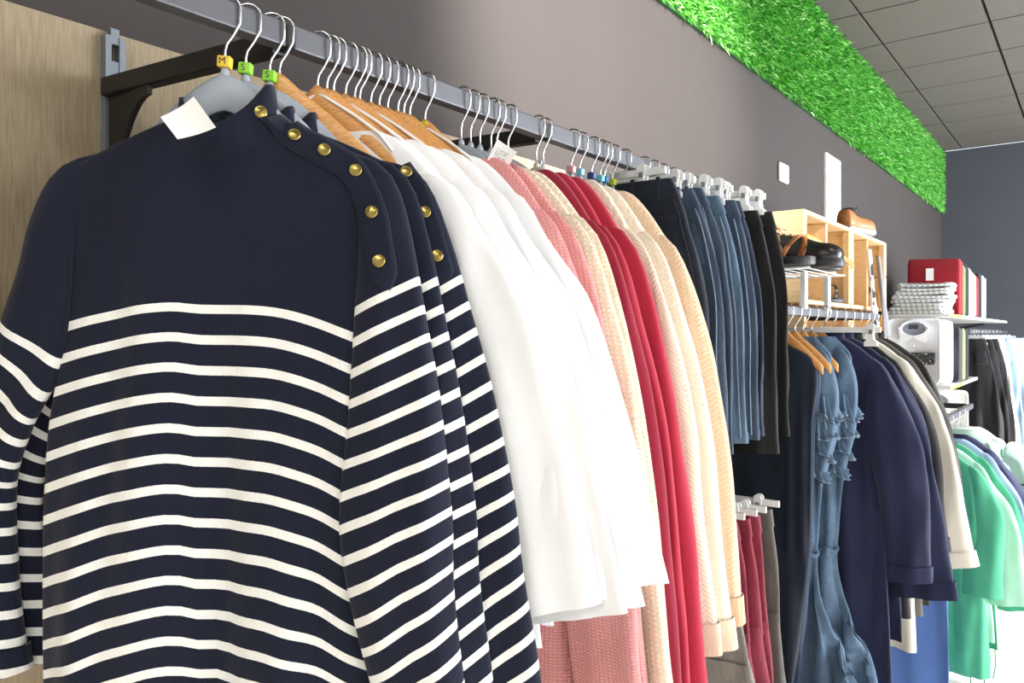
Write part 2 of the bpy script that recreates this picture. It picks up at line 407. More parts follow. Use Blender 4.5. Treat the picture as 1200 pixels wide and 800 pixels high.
for y in J[1:]:
    mb = MB(); mb.bar(rel((XW+.03, y-(.03 if y == .582 else 0), ZR-.008)), rel((-R-.012, y, ZR-.02)), .022, .028)
    bevel(mb.build('bracket_arm', M_BLACK, rail, smooth=False), .003)
    bevel(MB().box(rel((-R, y, ZR-.015)), (.0095, .006, .0135)).build('rail_joint', M_BLACK, rail, smooth=False), .001)
    gusset(y-(.026 if y == .582 else 0), ZR-.13, ZR-.02, XW+.15, rail, rel)

# ------------------------------------------------------------------ hangers
def hook_pts(zr, zt, bulge=.02, rr=.0):
    """wire hook over a bar whose top is at zr, stem ends at zt; local x = across the bar"""
    P = []
    for a in np.linspace(math.radians(200), math.radians(-15), 12): P.append((.0165*math.cos(a)+.002, 0, zr-.010+.0145*math.sin(a)+.003))
    P += [(.0172, 0, zr-.024), (.010, 0, zr-.037), (.002, 0, zr-.048), (0, 0, zr-.056), (0, 0, zt)]
    return P
HG = 'hangers on the main rail'
def hanger_root(name, x, y, phi, label, group): return empty(name, (x, y, 0), phi, label, 'hanger', group)
def add_hook(r, zr, zt):
    MB().tube(hook_pts(zr, zt), .0016, 6).build('hook', M_WIRE, r)
def marker(r, z, col, letter=None):
    o = bevel(MB().box((0, 0, 0), (.0075, .006, .0065), ry=.08).build('size_marker', plain('marker_'+col, col, .4, 0, .03), r, smooth=False, loc=(0, 0, z)), .0015)
    if letter:
        c = bpy.data.curves.new('letter', 'FONT'); c.body = letter; c.size = .011; c.align_x = 'CENTER'; c.align_y = 'CENTER'; c.extrude = .0002
        c.materials.append(plain('marker_ink', '#1d1d1d', .6)); t = bpy.data.objects.new('letter_curve', c); COL.objects.link(t)
        me = bpy.data.meshes.new_from_object(t); bpy.data.objects.remove(t); link('letter', me, o, (-.001, -.0063, 0), (PI/2, 0, 0))
def band_outline(hwid, ztop, drop, th, curve=2.0, tip=.012, n=15):
    up = []; lo = []
    for q in np.linspace(-1, 1, 2*n+1):
        z = ztop-drop*abs(q)**curve; t = th*(1-abs(q)**3)+tip*abs(q)**3
        up.append((q*hwid, z)); lo.append((q*hwid*.985, z-t))
    return up, lo
def plastic_hanger(x, y, phi, label, zr=ZR, mat=None, mark=None, letter=None, group=HG, hw=.15):
    r = hanger_root('plastic_hanger', x, y, phi, label, group); zt = zr-.083
    up, lo = band_outline(hw, zt, .150*hw/.15, .042, 1.45, .014); mb = MB()
    for (y0, y1, inset) in ((-.006, .006, 0),):
        n = len(up); rings = []
        for (a, b), (c, d) in zip(up, lo):
            dz = b-d; rings.append([(a, -.006, b-.004), (a, -.003, b), (a, .003, b), (a, .006, b-.004), (c, .006, d+.003), (c, .004, d), (c, -.004, d), (c, -.006, d+.003)])
        mb.loft(rings)
    mb.build('body', mat or M_PLAS, r, auto=50)
    add_hook(r, zr, zt-.004)
    MB().lathe([(.005, zt-.006), (.005, zt+.003), (.003, zt+.008)], n=10).build('hook_collar', mat or M_PLAS, r)
    if mark: marker(r, zt+.014, mark, letter)
    return r
def wooden_hanger(x, y, phi, label, zr=ZR, group='wooden hangers with wire hooks', hw=.15, mark=None):
    r = hanger_root('wooden_hanger', x, y, phi, label, group); zt = zr-.078; rings = []
    for q in np.linspace(-1, 1, 27):
        a = q*hw; z = zt-.012-.125*hw/.15*abs(q)**1.35+.012*max(0, 1-abs(q)*5); hgt = .018*(1-.35*abs(q)); th = .0062*(1-.15*abs(q))
        yb = .006*abs(q)**2
        rings.append([(a, yb+th*math.copysign(abs(math.cos(t))**.6, math.cos(t)), z+hgt*math.copysign(abs(math.sin(t))**.6, math.sin(t))) for t in np.linspace(0, 2*PI, 14, endpoint=False)])
    MB().loft(rings).build('body', M_HWOOD, r)
    add_hook(r, zr, zt)
    if mark: marker(r, zt+.006, mark)
    return r
def clip_hanger(x, y, phi, label, zr=ZR, hw=.16, drop=.05, cl=(.11,), group='clip hangers', mat=None):
    mat = mat or M_PLASW
    r = hanger_root('clip_hanger', x, y, phi, label, group); zt = zr-drop
    P = []
    for a in np.linspace(math.radians(200), math.radians(-15), 10): P.append((.0165*math.cos(a)+.002, 0, zr-.010+.0145*math.sin(a)+.003))
    P += [(.0165, 0, zr-.022), (.006, 0, zr-.034), (0, 0, zt)]
    MB().tube(P, .0016, 6).build('hook', M_WIRE, r)
    bevel(MB().box((0, 0, zt-.006), (hw, .004, .008)).build('bar', mat, r, smooth=False), .002)
    for c in cl:
        for s in (-1, 1):
            q = MB(); u = s*c
            out = [(-.017, -.052), (.017, -.052), (.017, -.040), (.008, -.032), (.007, -.018), (.0095, -.012), (.011, -.002), (.009, .008), (.004, .012), (-.004, .012), (-.009, .008), (-.011, -.002), (-.0095, -.012), (-.007, -.018), (-.008, -.032), (-.017, -.040)]
            for y0, y1 in ((-.010, -.0055), (.0055, .010)): q.prism([(u+a, zt+b) for a, b in out], y0, y1)
            q.box((u, 0, zt-.012), (.004, .006, .004))
            o = bevel(q.build('clip', mat, r, smooth=False), .001, 1)
            MB().box((u, -.0103, zt-.012), (.0045, .0008, .006)).build('spring', M_STEEL, o, smooth=False)
    return r, zt

# ------------------------------------------------------------------ garments
def smooth_interp(keys, x):
    """Catmull-like monotone interpolation through (x, y) keys"""
    k = sorted(keys); xs = [a for a, _ in k]; ys = [b for _, b in k]
    if x <= xs[0]: return ys[0]
    if x >= xs[-1]: return ys[-1]
    i = max(j for j in range(len(xs)) if xs[j] <= x); i = min(i, len(xs)-2)
    h = xs[i+1]-xs[i]; t = (x-xs[i])/h
    m = []
    for j in (i, i+1):
        a = max(j-1, 0); b = min(j+1, len(xs)-1); m.append((ys[b]-ys[a])/(xs[b]-xs[a]))
    t2 = t*t; t3 = t2*t
    return (2*t3-3*t2+1)*ys[i]+(t3-2*t2+t)*h*m[0]+(-2*t3+3*t2)*ys[i+1]+(t3-t2)*h*m[1]

from mathutils import noise as MN
def crumple(u, y, z, seed, a):
    p = Vector((u*9+seed*3.7, y*9, z*3.2)); q = Vector((u*26+seed*1.9, y*20, z*9))
    return a*(MN.noise(p)*1.0+MN.noise(q)*.45)
class Garment:
    """cloth hanging from a hanger; local x across the rail (towards the aisle), y along the rail, z up"""
    def __init__(s, name, x, y, phi, label, cat, group=None, seed=0):
        s.r = empty(name, (x, y, 0), phi, label, cat, group); s.g = random.Random(seed*31+5); s.bvh = []; s.seed = seed; s.cr = .008
        s.ph = [s.g.uniform(0, 2*PI) for _ in range(8)]
    def wav(s, u, z, zt, amp, lam):
        k = max(0, min(1, (zt-z)/.35))
        p = s.ph
        return amp*k*(math.sin(2*PI*u/lam+p[0]+1.2*math.sin(3*z+p[1]))+.55*math.sin(2*PI*u/(lam*.57)+p[2]+2.*z)+.25*math.sin(2*PI*u/(lam*.31)+p[3]-3*z))
    def body(s, mat, zn, zs, zh, nw, sw, keys, t=.012, amp=.008, lam=.12, cx=0, tilt=0, sag=None, n=72, name='body', v0=None, hemwave=.0, tn=None, lin_=1.25, fold=0):
        """zn neck height, zs shoulder tip height, zh hem; keys [(z, left, right)] below the shoulder"""
        lv = []
        for q in np.linspace(0, 1, 9):
            lv.append((zn+(zs-zn)*q**lin_, -(nw+(sw-nw)*q**.9), nw+(sw-nw)*q**.9, t*(.55+.45*q) if tn is None else tn+(t-tn)*q**.6))
        m = max(10, int((zs-zh)/.02))
        kl = [(-zs, -sw)]+[(-a, b) for a, b, c in keys]; kr = [(-zs, sw)]+[(-a, c) for a, b, c in keys]
        for q in np.linspace(0, 1, m+1)[1:]:
            z = zs+(zh-zs)*q; lv.append((z, smooth_interp(kl, -z), smooth_interp(kr, -z), t*(1+.5*q)))
        rings = []; tex = []
        z1 = zs if v0 is None else v0
        for (z, a, b, tt) in lv:
            c = (a+b)/2+cx; hw = (b-a)/2; ring = []; tr = []
            for q in np.linspace(0, 2*PI, n, endpoint=False):
                ca = math.cos(q); sa = math.sin(q)
                u = c+hw*math.copysign(abs(ca)**.8, ca)
                y = tt*math.copysign(abs(sa)**.6, sa)+s.wav(u, z, zs+.03, amp, lam)+tilt*(zs-z)+crumple(u, 0, z, s.seed, s.cr)*min(1, max(0, (zs+.02-z)/.12))+fold*math.tanh((u+.045)/.012)*max(0, min(1, (zs-.12-z)/.3))
                zz = z+hemwave*math.sin(2*PI*u/lam*.8+s.ph[5])*max(0, 1-(z-zh)/.12)
                ring.append((u, y, zz))
                sg = sag(u, z) if sag else 0
                tr.append((u+(.5 if sa > 0 else 0), z1-z+sg))
            rings.append(ring); tex.append(tr)
        mb = MB().loft(rings, tex, cap0=False, cap1=False); o = mb.build(name, mat, s.r); s.bvh.append(mb)
        return o
    def sleeve(s, mat, path, wid, t=.014, name='sleeve', skew=0, v0=0, amp=.004, cap=True, n=28, m=30, cuff=None, cuffmat=None, bend=None):
        """path [(u, y, z)], wid half widths along it"""
        P = [Vector(p) for p in path]; L = [0]
        for a, b in zip(P[:-1], P[1:]): L.append(L[-1]+(b-a).length)
        tot = L[-1]; rings = []; tex = []; pts = []
        for q in np.linspace(0, 1, m+1):
            d = q*tot; pts.append(Vector([smooth_interp([(l, p[k]) for l, p in zip(L, P)], d) for k in range(3)]))
        wk = [(l, w) for l, w in zip(L, wid)]
        for i, p in enumerate(pts):
            d = (pts[min(i+1, m)]-pts[max(i-1, 0)]).normalized(); side = Vector((-d.z, 0, d.x))
            if side.length < 1e-4: side = Vector((1, 0, 0))
            side.normalize(); nrm = d.cross(side).normalized(); w = smooth_interp(wk, tot*i/m); ring = []; tr = []
            end = min(1, i/8)
            for a in np.linspace(0, 2*PI, n, endpoint=False):
                ca, sa = math.cos(a), math.sin(a); cu = math.copysign(abs(ca)**.85, ca)*w
                wr = amp*(math.sin(2*PI*cu/.055+s.ph[4]+4*i/m)+.6*math.sin(17*i/m+s.ph[6]+ca*1.5))*min(1, i/8)
                y = -math.copysign(abs(sa)**.7, sa)*t*(.22+.78*end)
                ring.append(p+side*cu+nrm*(-y)+Vector((0, wr+crumple(p.x+cu, -y, p.z, s.seed+.5, s.cr*.9)*min(1, i/6), 0))+side*(.5*crumple(p.x, -y*4, p.z, s.seed+7, s.cr)*min(1, i/6))); tr.append((cu+(.5 if sa > 0 else 0), v0+tot*i/m+skew*cu))
            rings.append(ring); tex.append(tr)
        mb = MB().loft(rings, tex, cap0=cap, cap1=False); o = mb.build(name, mat, s.r); s.bvh.append(mb)
        if cuff:     # ribbed or turned cuff as its own band
            k = max(2, int(m*cuff/tot)); sub = []
            for ring in rings[-k-1:]:
                c = sum((Vector(p) for p in ring), Vector())/n; sub.append([c+(Vector(p)-c)*1.06+(Vector(p)-c).normalized()*.0012 for p in ring])
            MB().loft(sub, tex[-k-1:], False, False).build('cuff', cuffmat or mat, o)
        return o
    def collar(s, mat, z0, z1, hw, t, n=40, dip=0, flare=0, name='collar', skew=0):
        rings = []
        for k, q in enumerate((0, .35, .7, 1, 1, .6)):
            ring = []
            for a in np.linspace(0, 2*PI, n, endpoint=False):
                ins = .004 if k >= 4 else 0
                zt = z1-dip*(max(0, -math.sin(a))**1.5)+skew*math.cos(a); z = z0+(zt-z0)*q
                w = hw*(1+flare*(1-q)); ring.append(((w-ins)*math.cos(a), (t*(1+flare*(1-q))-ins)*math.sin(a), z-(.002 if k >= 4 else 0)))
            rings.append(ring)
        return MB().loft(rings, None, False, False).build(name, mat, s.r)
    def hit(s, px, py, off=.001):
        """point on this garment's front seen at a pixel, in local coordinates, with its normal"""
        from mathutils import Matrix
        M = Matrix.Translation(s.r.location) @ Matrix.Rotation(s.r.rotation_euler[2], 4, 'Z'); I = M.inverted()
        o = I @ Vector((0, 0, ZC)); d = (I.to_3x3() @ ray(px, py)).normalized(); best = None
        for mb in s.bvh:
            if not hasattr(mb, 'tree'): mb.tree = BVHTree.FromPolygons(mb.v, mb.f)
            h = mb.tree.ray_cast(o, d)
            if h[0] is not None and (best is None or h[3] < best[3]): best = h
        if best is None: return None
        nn = best[1] if best[1].dot(d) < 0 else -best[1]
        return best[0]+nn*off, nn
BUT = None
def button(g, px, py, r=.0072):
    global BUT
    h = g.hit(px, py, .001)
    if h is None: return
    if BUT is None:
        BUT = MB().lathe([(.0001, 0), (.0060, 0), (.0070, .0012), (.0072, .0024), (.0064, .0032), (.0057, .0028), (.003, .0038), (.0001, .0041)], n=20).mesh('button', M_GOLD, auto=40)
    o = link('button', BUT, g.r, h[0]); o.rotation_mode = 'QUATERNION'; o.rotation_quaternion = h[1].to_track_quat('Z', 'Y')
    o.scale = (r/.0072,)*3

def stripe_sag(u, z): return 0

def striped_sweater(y, phi, label, seed, front=False, dx=0, out=0):
    g = Garment('striped_sweater', -R+dx, y, phi, label, 'sweater', 'navy striped sweaters', seed)
    def sag(u, z):
        k = max(0, min(1, (1.43-z)/.38)); d = u+.055
        left = math.log1p(math.exp(-d/.02))*.02; right = math.log1p(math.exp((u-.06)/.018))*.018      # soft ramps
        return -(.024+.018*k)*(left/.125)**1.25-(.004+.017*k)*(.5+.5*math.tanh((d-.018)/.013))-(.030+.022*k)*(right/.095)**1.15
    V0 = 1.436
    g.cr = .005 if front else .003
    kb = [(1.50, -.190, .178), (1.41, -.184, .172), (1.25, -.205, .18), (1.0, -.208, .19), (.86, -.205, .19)]
    g.body(M_NAVY_ST, 1.640, 1.583, .86, .060, .186, kb, t=.018 if front else .011, tn=.030 if front else .02, lin_=1.05, amp=.010 if front else .004, lam=.19, sag=sag, n=128, v0=V0, fold=.007 if front else 0)
    MBK = M_NAVY_ST; f = 1 if front else .65
    # aisle-side sleeve
    g.sleeve(MBK, [(u+out*max(0, min(1, (1.56-z)/.5)), w, z) for u, w, z in ((.130, -.002, 1.600), (.166, -.005, 1.573), (.184, -.010, 1.51), (.193, -.014, 1.40), (.198, -.018, 1.31), (.199, -.022, 1.19), (.205, -.022, 1.115), (.226, -.02, 1.0), (.245, -.018, .88))],
             [.010, .025, .031, .043, .053, .064, .060, .052, .044], t=.019*f, skew=.40, v0=-.175, amp=.003*f, cuff=.03, m=44)
    # wall-side sleeve, swung out towards the wall
    g.sleeve(MBK, [(-.130, .0, 1.600), (-.170, -.003, 1.572), (-.192, -.008, 1.52), (-.203, -.010, 1.45), (-.226, -.004, 1.375), (-.268, .004, 1.31), (-.298, .014, 1.23), (-.296, .02, 1.12), (-.28, .02, 1.0)],
             [.010, .024, .028, .033, .043, .049, .050, .046, .042], t=.017*f, skew=-.25, v0=-.232, amp=.003*f, cuff=.03, m=44)
    return g
sw1 = striped_sweater(.500, math.radians(38), 'navy sweater with white stripes and gold shoulder buttons, with a blank tag at the collar', 1, True)
sw2 = striped_sweater(.527, math.radians(37), 'navy white-striped sweater squeezed between the tagged one and the one touching the white blouses', 2, out=.014)
sw3 = striped_sweater(.560, math.radians(36), 'navy white-striped sweater hanging against the white blouses, sleeve showing in full', 3, out=.05)
for g, L in ((sw1, ((305, 132), (345, 159), (380, 176), (417, 200), (436, 249), (444, 306))),):
    pass
def sweater_collar(g, front):
    n = 48; rings = []; f = 1 if front else .72
    for k, q in enumerate((0, .15, .4, .7, 1, 1, .5)):
        ring = []
        for a in np.linspace(0, 2*PI, n, endpoint=False):
            ins = .0045 if k >= 5 else 0
            ca, sa = math.cos(a), math.sin(a); aa = a if a < PI else a-2*PI
            zt = 1.650-.020*max(0, -sa)**2+(.034 if front else .016)*math.exp(-(aa+.25)**2/.75)+.020*max(0, -ca)**3
            z0 = 1.60-.006*max(0, -sa); z = z0+(zt-z0)*q; w = .063-.009*q
            ring.append(((w-ins)*ca+.004, ((.037*(.5+.5*min(1, q/.4))-ins)*f-.004*q)*sa+.002*math.sin(6*a)*q+crumple(ca*.06, sa*.03, z, 3, .006)*q, z))
        rings.append(ring)
    tex = [[(p[0], -1) for p in r] for r in rings]
    mb = MB().loft(rings, tex, False, False); o = mb.build('collar', M_NAVY_ST, g.r); g.bvh.append(mb)
for g in (sw1, sw2, sw3): sweater_collar(g, g is sw1)
def placket(g, pix, wid=.017):
    """button band laid over shoulder and sleeve, through the pixels of its edge"""
    P = []
    for a, b in pix:
        h = g.hit(a, b, .0015)
        if h: P.append(h)
    if len(P) < 3: return
    rings = []; k = [Vector(p[0]) for p in P]; m = 26; idx = list(range(len(k)))
    C = [Vector([smooth_interp([(i, p[c]) for i, p in enumerate(k)], t) for c in range(3)]) for t in np.linspace(0, len(k)-1, m)]
    for i, p in enumerate(C):
        d = (C[min(i+1, m-1)]-C[max(i-1, 0)]).normalized(); nn = Vector(P[min(len(P)-1, int(round(i/(m-1)*(len(k)-1))))][1])
        s = d.cross(nn).normalized(); w = wid*min(1, .35+(m-1-i)/2.5)
        rings.append([p-s*w-nn*.004, p-s*w+nn*.0004, p-s*w*.6+nn*.0014, p+s*w*.6+nn*.0014, p+s*w+nn*.0004, p+s*w-nn*.004])
    mb = MB().loft(rings, [[(0, -1)]*6]*m); mb.build('button_placket', M_NAVY_ST, g.r); g.bvh.append(mb)
placket(sw1, [(318, 136), (345, 158), (380, 178), (415, 202), (436, 248), (446, 300), (452, 340)], .016)
placket(sw3, [(441, 179), (470, 196), (488, 222), (500, 252), (514, 300), (522, 330)], .013)
for p in ((305, 132), (345, 159), (380, 176), (417, 200), (436, 249), (444, 306)): button(sw1, *p)
for p in ((464, 263), (468, 312)): button(sw2, *p, r=.0065)
for p in ((441, 179), (476, 202), (498, 249), (512, 300)): button(sw3, *p)
plastic_hanger(-R, .500, math.radians(38), 'grey plastic hanger with a yellow size cube marked M in the tagged striped sweater', mark='#e8c23c', letter='M')
plastic_hanger(-R, .527, math.radians(37), 'grey plastic hanger with a green size cube in the squeezed striped sweater', mark='#8fd03a', letter='S')
plastic_hanger(-R, .560, math.radians(36), 'grey plastic hanger with a green size cube in the striped sweater touching the blouses', mark='#8bd238', letter='S')

# blank tag over the collar of the first sweater
def price_tag(name, pts, depth, mat, label, bend=.004):
    """paper card through four pixel corners, all about `depth` m from the lens"""
    c = [at_depth(px, py, depth) for px, py in pts]; o = sum(c, Vector())/4; rings = []
    for i in np.linspace(0, 1, 9):
        row0 = []; row1 = []
        for j in np.linspace(0, 1, 9):
            p = c[0]*(1-i)*(1-j)+c[1]*(1-i)*j+c[2]*i*j+c[3]*i*(1-j)
            nn = (c[1]-c[0]).cross(c[3]-c[0]).normalized()
            p = p+nn*bend*(1-(2*j-1)**2)-o; row0.append(p+nn*.0002); row1.append(p-nn*.0002)
        rings.append(row0+row1[::-1])
    tx = [[(j, i) for j in np.linspace(0, 1, 9)]+[(j, i) for j in np.linspace(1, 0, 9)] for i in np.linspace(0, 1, 9)]
    ob = MB().loft(rings, tx).build(name, mat, None, auto=60, loc=o); return tag(ob, label, 'tag')
price_tag('price_tag', [(188, 137), (227, 113), (253, 149), (208, 163)], .815, M_PAPER, 'blank white paper tag sticking out of the front striped sweater collar')

# white blouses on wooden hangers
def top(name, label, cat, group, x, y, phi, seed, mat, zn=1.655, zs=1.575, zh=.92, nw=.075, sw=.155, hem=(.2, .2), cuff=(.27, .90), cw=.05, t=.010, amp=.006, lam=.11, aw=.055, cuffmat=None, cufflen=.0, sl=True, tilt=0, mid=None, collar=None, hemwave=0, wallsl=True, slt=None, cr=.009):
    g = Garment(name, x, y, phi, label, cat, group, seed)
    hl, hr = hem; g.cr = cr
    g.body(mat, zn, zs, zh, nw, sw, [(zs-.10, -(sw+.005), sw+.005), ((zs+zh)/2, -(sw+hl)/2, (sw+hr)/2), (zh, -hl, hr)], t=t, amp=amp, lam=lam, hemwave=hemwave, tilt=tilt, n=56, tn=max(t, .012))
    if sl:
        cu, cz = cuff; st = slt or t*1.15
        for s in ((1, -1) if wallsl else (1,)):
            mx = mid[0] if mid else (sw+cu)/2+.012; mz = mid[1] if mid else (zs+cz)/2
            yy = -.004
            g.sleeve(mat, [(s*(sw-.060), 0, zs+.012), (s*(sw-.012), yy, zs-.012), (s*(sw+.012), yy, zs-.07), (s*(mx*.5+(sw+.012)*.5), yy, (zs-.07+mz)/2), (s*mx, yy, mz), (s*(mx+cu)/2, yy, (mz+cz)/2), (s*cu, yy, cz)],
                     [.006, .022, .036, aw, aw, (aw+cw)/2, cw], t=st, amp=.003, cuff=cufflen or None, cuffmat=cuffmat, skew=-.2*s, m=30)
    if collar: g.collar(collar[0], zn-.02, zn+collar[1], nw*1.06, t*1.5, dip=.02, flare=.1)
    return g
WH = [367, 378, 386, 400, 411, 417, 430, 440, 450, 462, 469, 476, 494]
ORD = ('first', 'second', 'third', 'fourth', 'fifth', 'sixth', 'seventh', 'eighth', 'ninth', 'tenth', 'eleventh', 'twelfth', 'thirteenth')
def hookY(px, X=-R): return (900*abs(X)/CS/(1290-px)-abs(X)*SN)/CS
fan = lambda y: math.radians(smooth_interp([(.55, 34), (.64, 25), (.72, 15), (.83, 6), (.95, 3), (1.2, 1), (1.5, 0)], y))
for i, px in enumerate([322]+WH):
    y = hookY(px)+.006
    wooden_hanger(-R, y, fan(y), ('curved wooden hanger, %s of those after the striped sweaters' % ORD[min(i, 12)]) if px != 494 else 'wooden hanger with a yellow size cube after the other wooden hangers', mark='#d9cf3a' if px == 494 else None, group='wooden hangers with wire hooks')
WSC = (1, .95, .92, 1.0, .94, .91, .98, .93, 1.0)
for i, px in enumerate([367, 382, 398, 414, 430, 446, 462, 476, 494]):
    y = hookY(px)+.012; q = i/8
    gb = top('white_blouse', 'plain white loose-sleeved blouse, %s after the striped sweaters' % ORD[i], 'blouse', 'white blouses on wooden hangers', -R, y, fan(y), 20+i, M_WHITE,
        zn=1.655, zs=1.588, zh=(.93, .95, .97, 1.0, 1.0, 1.0, 1.02, 1.02, 1.02)[i], nw=.082*WSC[i], sw=.160*WSC[i], hem=(.20, (.275, .27, .26, .25, .24, .24, .24, .23, .23)[i]), cuff=((.300+.014*q)*WSC[i], 1.065+.012*math.sin(i*1.7)), cw=.066*WSC[i], t=.007, amp=.005, aw=.062, slt=.009)
    if i in (0, 2, 4, 8):      # hanging ribbons looped up to the hook
        for sx in (1, -1): MB().tube([(0, -.009, 1.706), (.012*sx, -.011, 1.70), (.05*sx, -.013, 1.676), (.085*sx, -.012, 1.65), (.10*sx, -.006, 1.628)], .0022, 6).build('hanging_loop', M_WHITE, gb.r)
# grey hangers: pink and cream knits
PX2 = [538, 549, 560, 573, 580, 593]
for px, lb in zip(PX2, ('first', 'second', 'third', 'fourth', 'fifth', 'sixth')):
    y = hookY(px)+.004
    plastic_hanger(-R, y, fan(y), 'plain grey plastic hanger, %s after the wooden ones' % lb)
M_PINK = knit('pink_open_knit', '#efb0ad', '#d98d8c'); M_CREAMK = knit('cream_lace_knit', '#f6ecdb', '#e0cfb2', .009, .007)
M_RED = fabric('red_fine_knit', '#ad2b41', .0024, .10, .25); M_RED2 = fabric('deep_red_knit', '#93243a', .0024, .12, .25)
M_CABLE = cable('cream_cable_knit', '#f0e3d2', '#e3d3bd', .012, .0085); M_PEACH = cable('peach_basket_knit', '#efd3b6', '#dfbd9c', .009, .0085)
top('pink_cardigan', 'pink open-knit cardigan hanging right behind the white blouses', 'cardigan', None, -R, .905, fan(.905), 40, M_PINK, zh=.80, sw=.155, hem=(.2, .21), cuff=(.27, .86), t=.012, amp=.006, zn=1.665)
top('pink_cardigan', 'pink open-knit cardigan next to the cream lace cardigans', 'cardigan', None, -R, .938, fan(.938), 41, M_PINK, zh=.82, sw=.158, hem=(.2, .21), cuff=(.262, .84), t=.012, amp=.006, zn=1.665)
g = top('cream_cardigan', 'cream lace-knit cardigan next to the pink cardigans', 'cardigan', None, -R, .972, fan(.972), 42, M_CREAMK, zh=.80, sw=.163, hem=(.21, .21), cuff=(.285, .83), t=.014, amp=.006, zn=1.662)
g = top('cream_cardigan', 'cream lace-knit cardigan next to the red sweaters', 'cardigan', None, -R, 1.005, fan(1.005), 43, M_CREAMK, zh=.80, sw=.16, hem=(.21, .21), cuff=(.272, .80), t=.014, amp=.006, zn=1.662)
top('red_sweater', 'deep red fine-knit sweater touching the cream lace cardigan', 'sweater', None, -R, 1.045, fan(1.045), 44, M_RED2, zh=.78, sw=.155, hem=(.19, .2), cuff=(.262, .83), t=.014, amp=.008, zn=1.67)
top('red_sweater', 'bright red fine-knit sweater between the other two red ones', 'sweater', None, -R, 1.085, fan(1.085), 45, M_RED, zh=.78, sw=.15, hem=(.19, .2), cuff=(.27, .74), t=.015, amp=.009, zn=1.672)
top('red_sweater', 'bright red fine-knit sweater touching the cream cable knits', 'sweater', None, -R, 1.135, fan(1.135), 46, M_RED, zh=.78, sw=.152, hem=(.19, .2), cuff=(.275, .70), t=.018, amp=.010, zn=1.672)
for px in (628, 636):
    y = hookY(px)
    plastic_hanger(-R, y, 0, 'clear beige plastic hanger, %s of the two above the red sweaters' % ('first' if px == 628 else 'second'), mat=plain('beige_hanger_plastic', '#c9c2b4', .3, 0, .05), group='clear beige hangers')
top('cable_sweater', 'cream cable-knit sweater touching the red sweaters', 'sweater', None, -R, 1.185, 0, 47, M_CABLE, zh=.80, sw=.15, hem=(.19, .2), cuff=(.262, .875), t=.016, amp=.006, zn=1.675, cufflen=.06, cuffmat=knit('cream_rib', '#f0e3d2', '#ddcab0', .006, .2))
top('cable_sweater', 'cream cable-knit sweater in the middle of the cream ones', 'sweater', None, -R, 1.235, 0, 48, M_CABLE, zh=.80, sw=.155, hem=(.19, .2), cuff=(.268, .87), t=.018, amp=.006, zn=1.672, cufflen=.06, cuffmat=knit('cream_rib', '#f0e3d2', '#ddcab0', .006, .2))
top('basket_sweater', 'peach basket-knit sweater with ribbed cuff beside the dark denim skirt', 'sweater', None, -R, 1.305, 0, 49, M_PEACH, zh=.80, sw=.158, hem=(.2, .2), cuff=(.258, .888), cw=.048, t=.022, amp=.006, zn=1.672, cufflen=.07, cuffmat=knit('peach_rib', '#efd3b6', '#dab491', .006, .2))
for px, c, cn in ((669, '#e2a3a6', 'pink'), (679, '#7fb9cf', 'pale blue'), (693, '#3c4a86', 'dark blue'), (703, '#79c6d8', 'light blue'), (708, '#2f6fa8', 'blue'), (717, '#b9c93c', 'yellow-green')):
    plastic_hanger(-R, hookY(px), 0, 'grey plastic hanger with a %s size cube above the cream knits' % cn, mark=c)
# printed tag on the grey hangers
tp = NT('printed_tag_paper'); u, v = tp.uv()
ink = tp.math('MULTIPLY', tp.math('LESS_THAN', tp.math('FRACT', tp.math('MULTIPLY', v, 9)), .45), tp.math('GREATER_THAN', tp.noise(tp.mapv(tp.tex(), (26, 9, 1)), 1, 1), .48))
inr = tp.math('MULTIPLY', tp.math('LESS_THAN', tp.math('ABSOLUTE', tp.math('SUBTRACT', u, .45)), .28), tp.math('LESS_THAN', tp.math('ABSOLUTE', tp.math('SUBTRACT', v, .6)), .28))
M_PTAG = tp.fin(tp.mix(tp.math('MULTIPLY', ink, inr), lin('#e4e4e2'), lin('#6a6a6a')), .6)
price_tag('printed_tag', [(583, 163), (606, 178), (595, 196), (571, 187)], 1.16, M_PTAG, 'pale grey printed tag hanging from the plain grey hangers', .002)

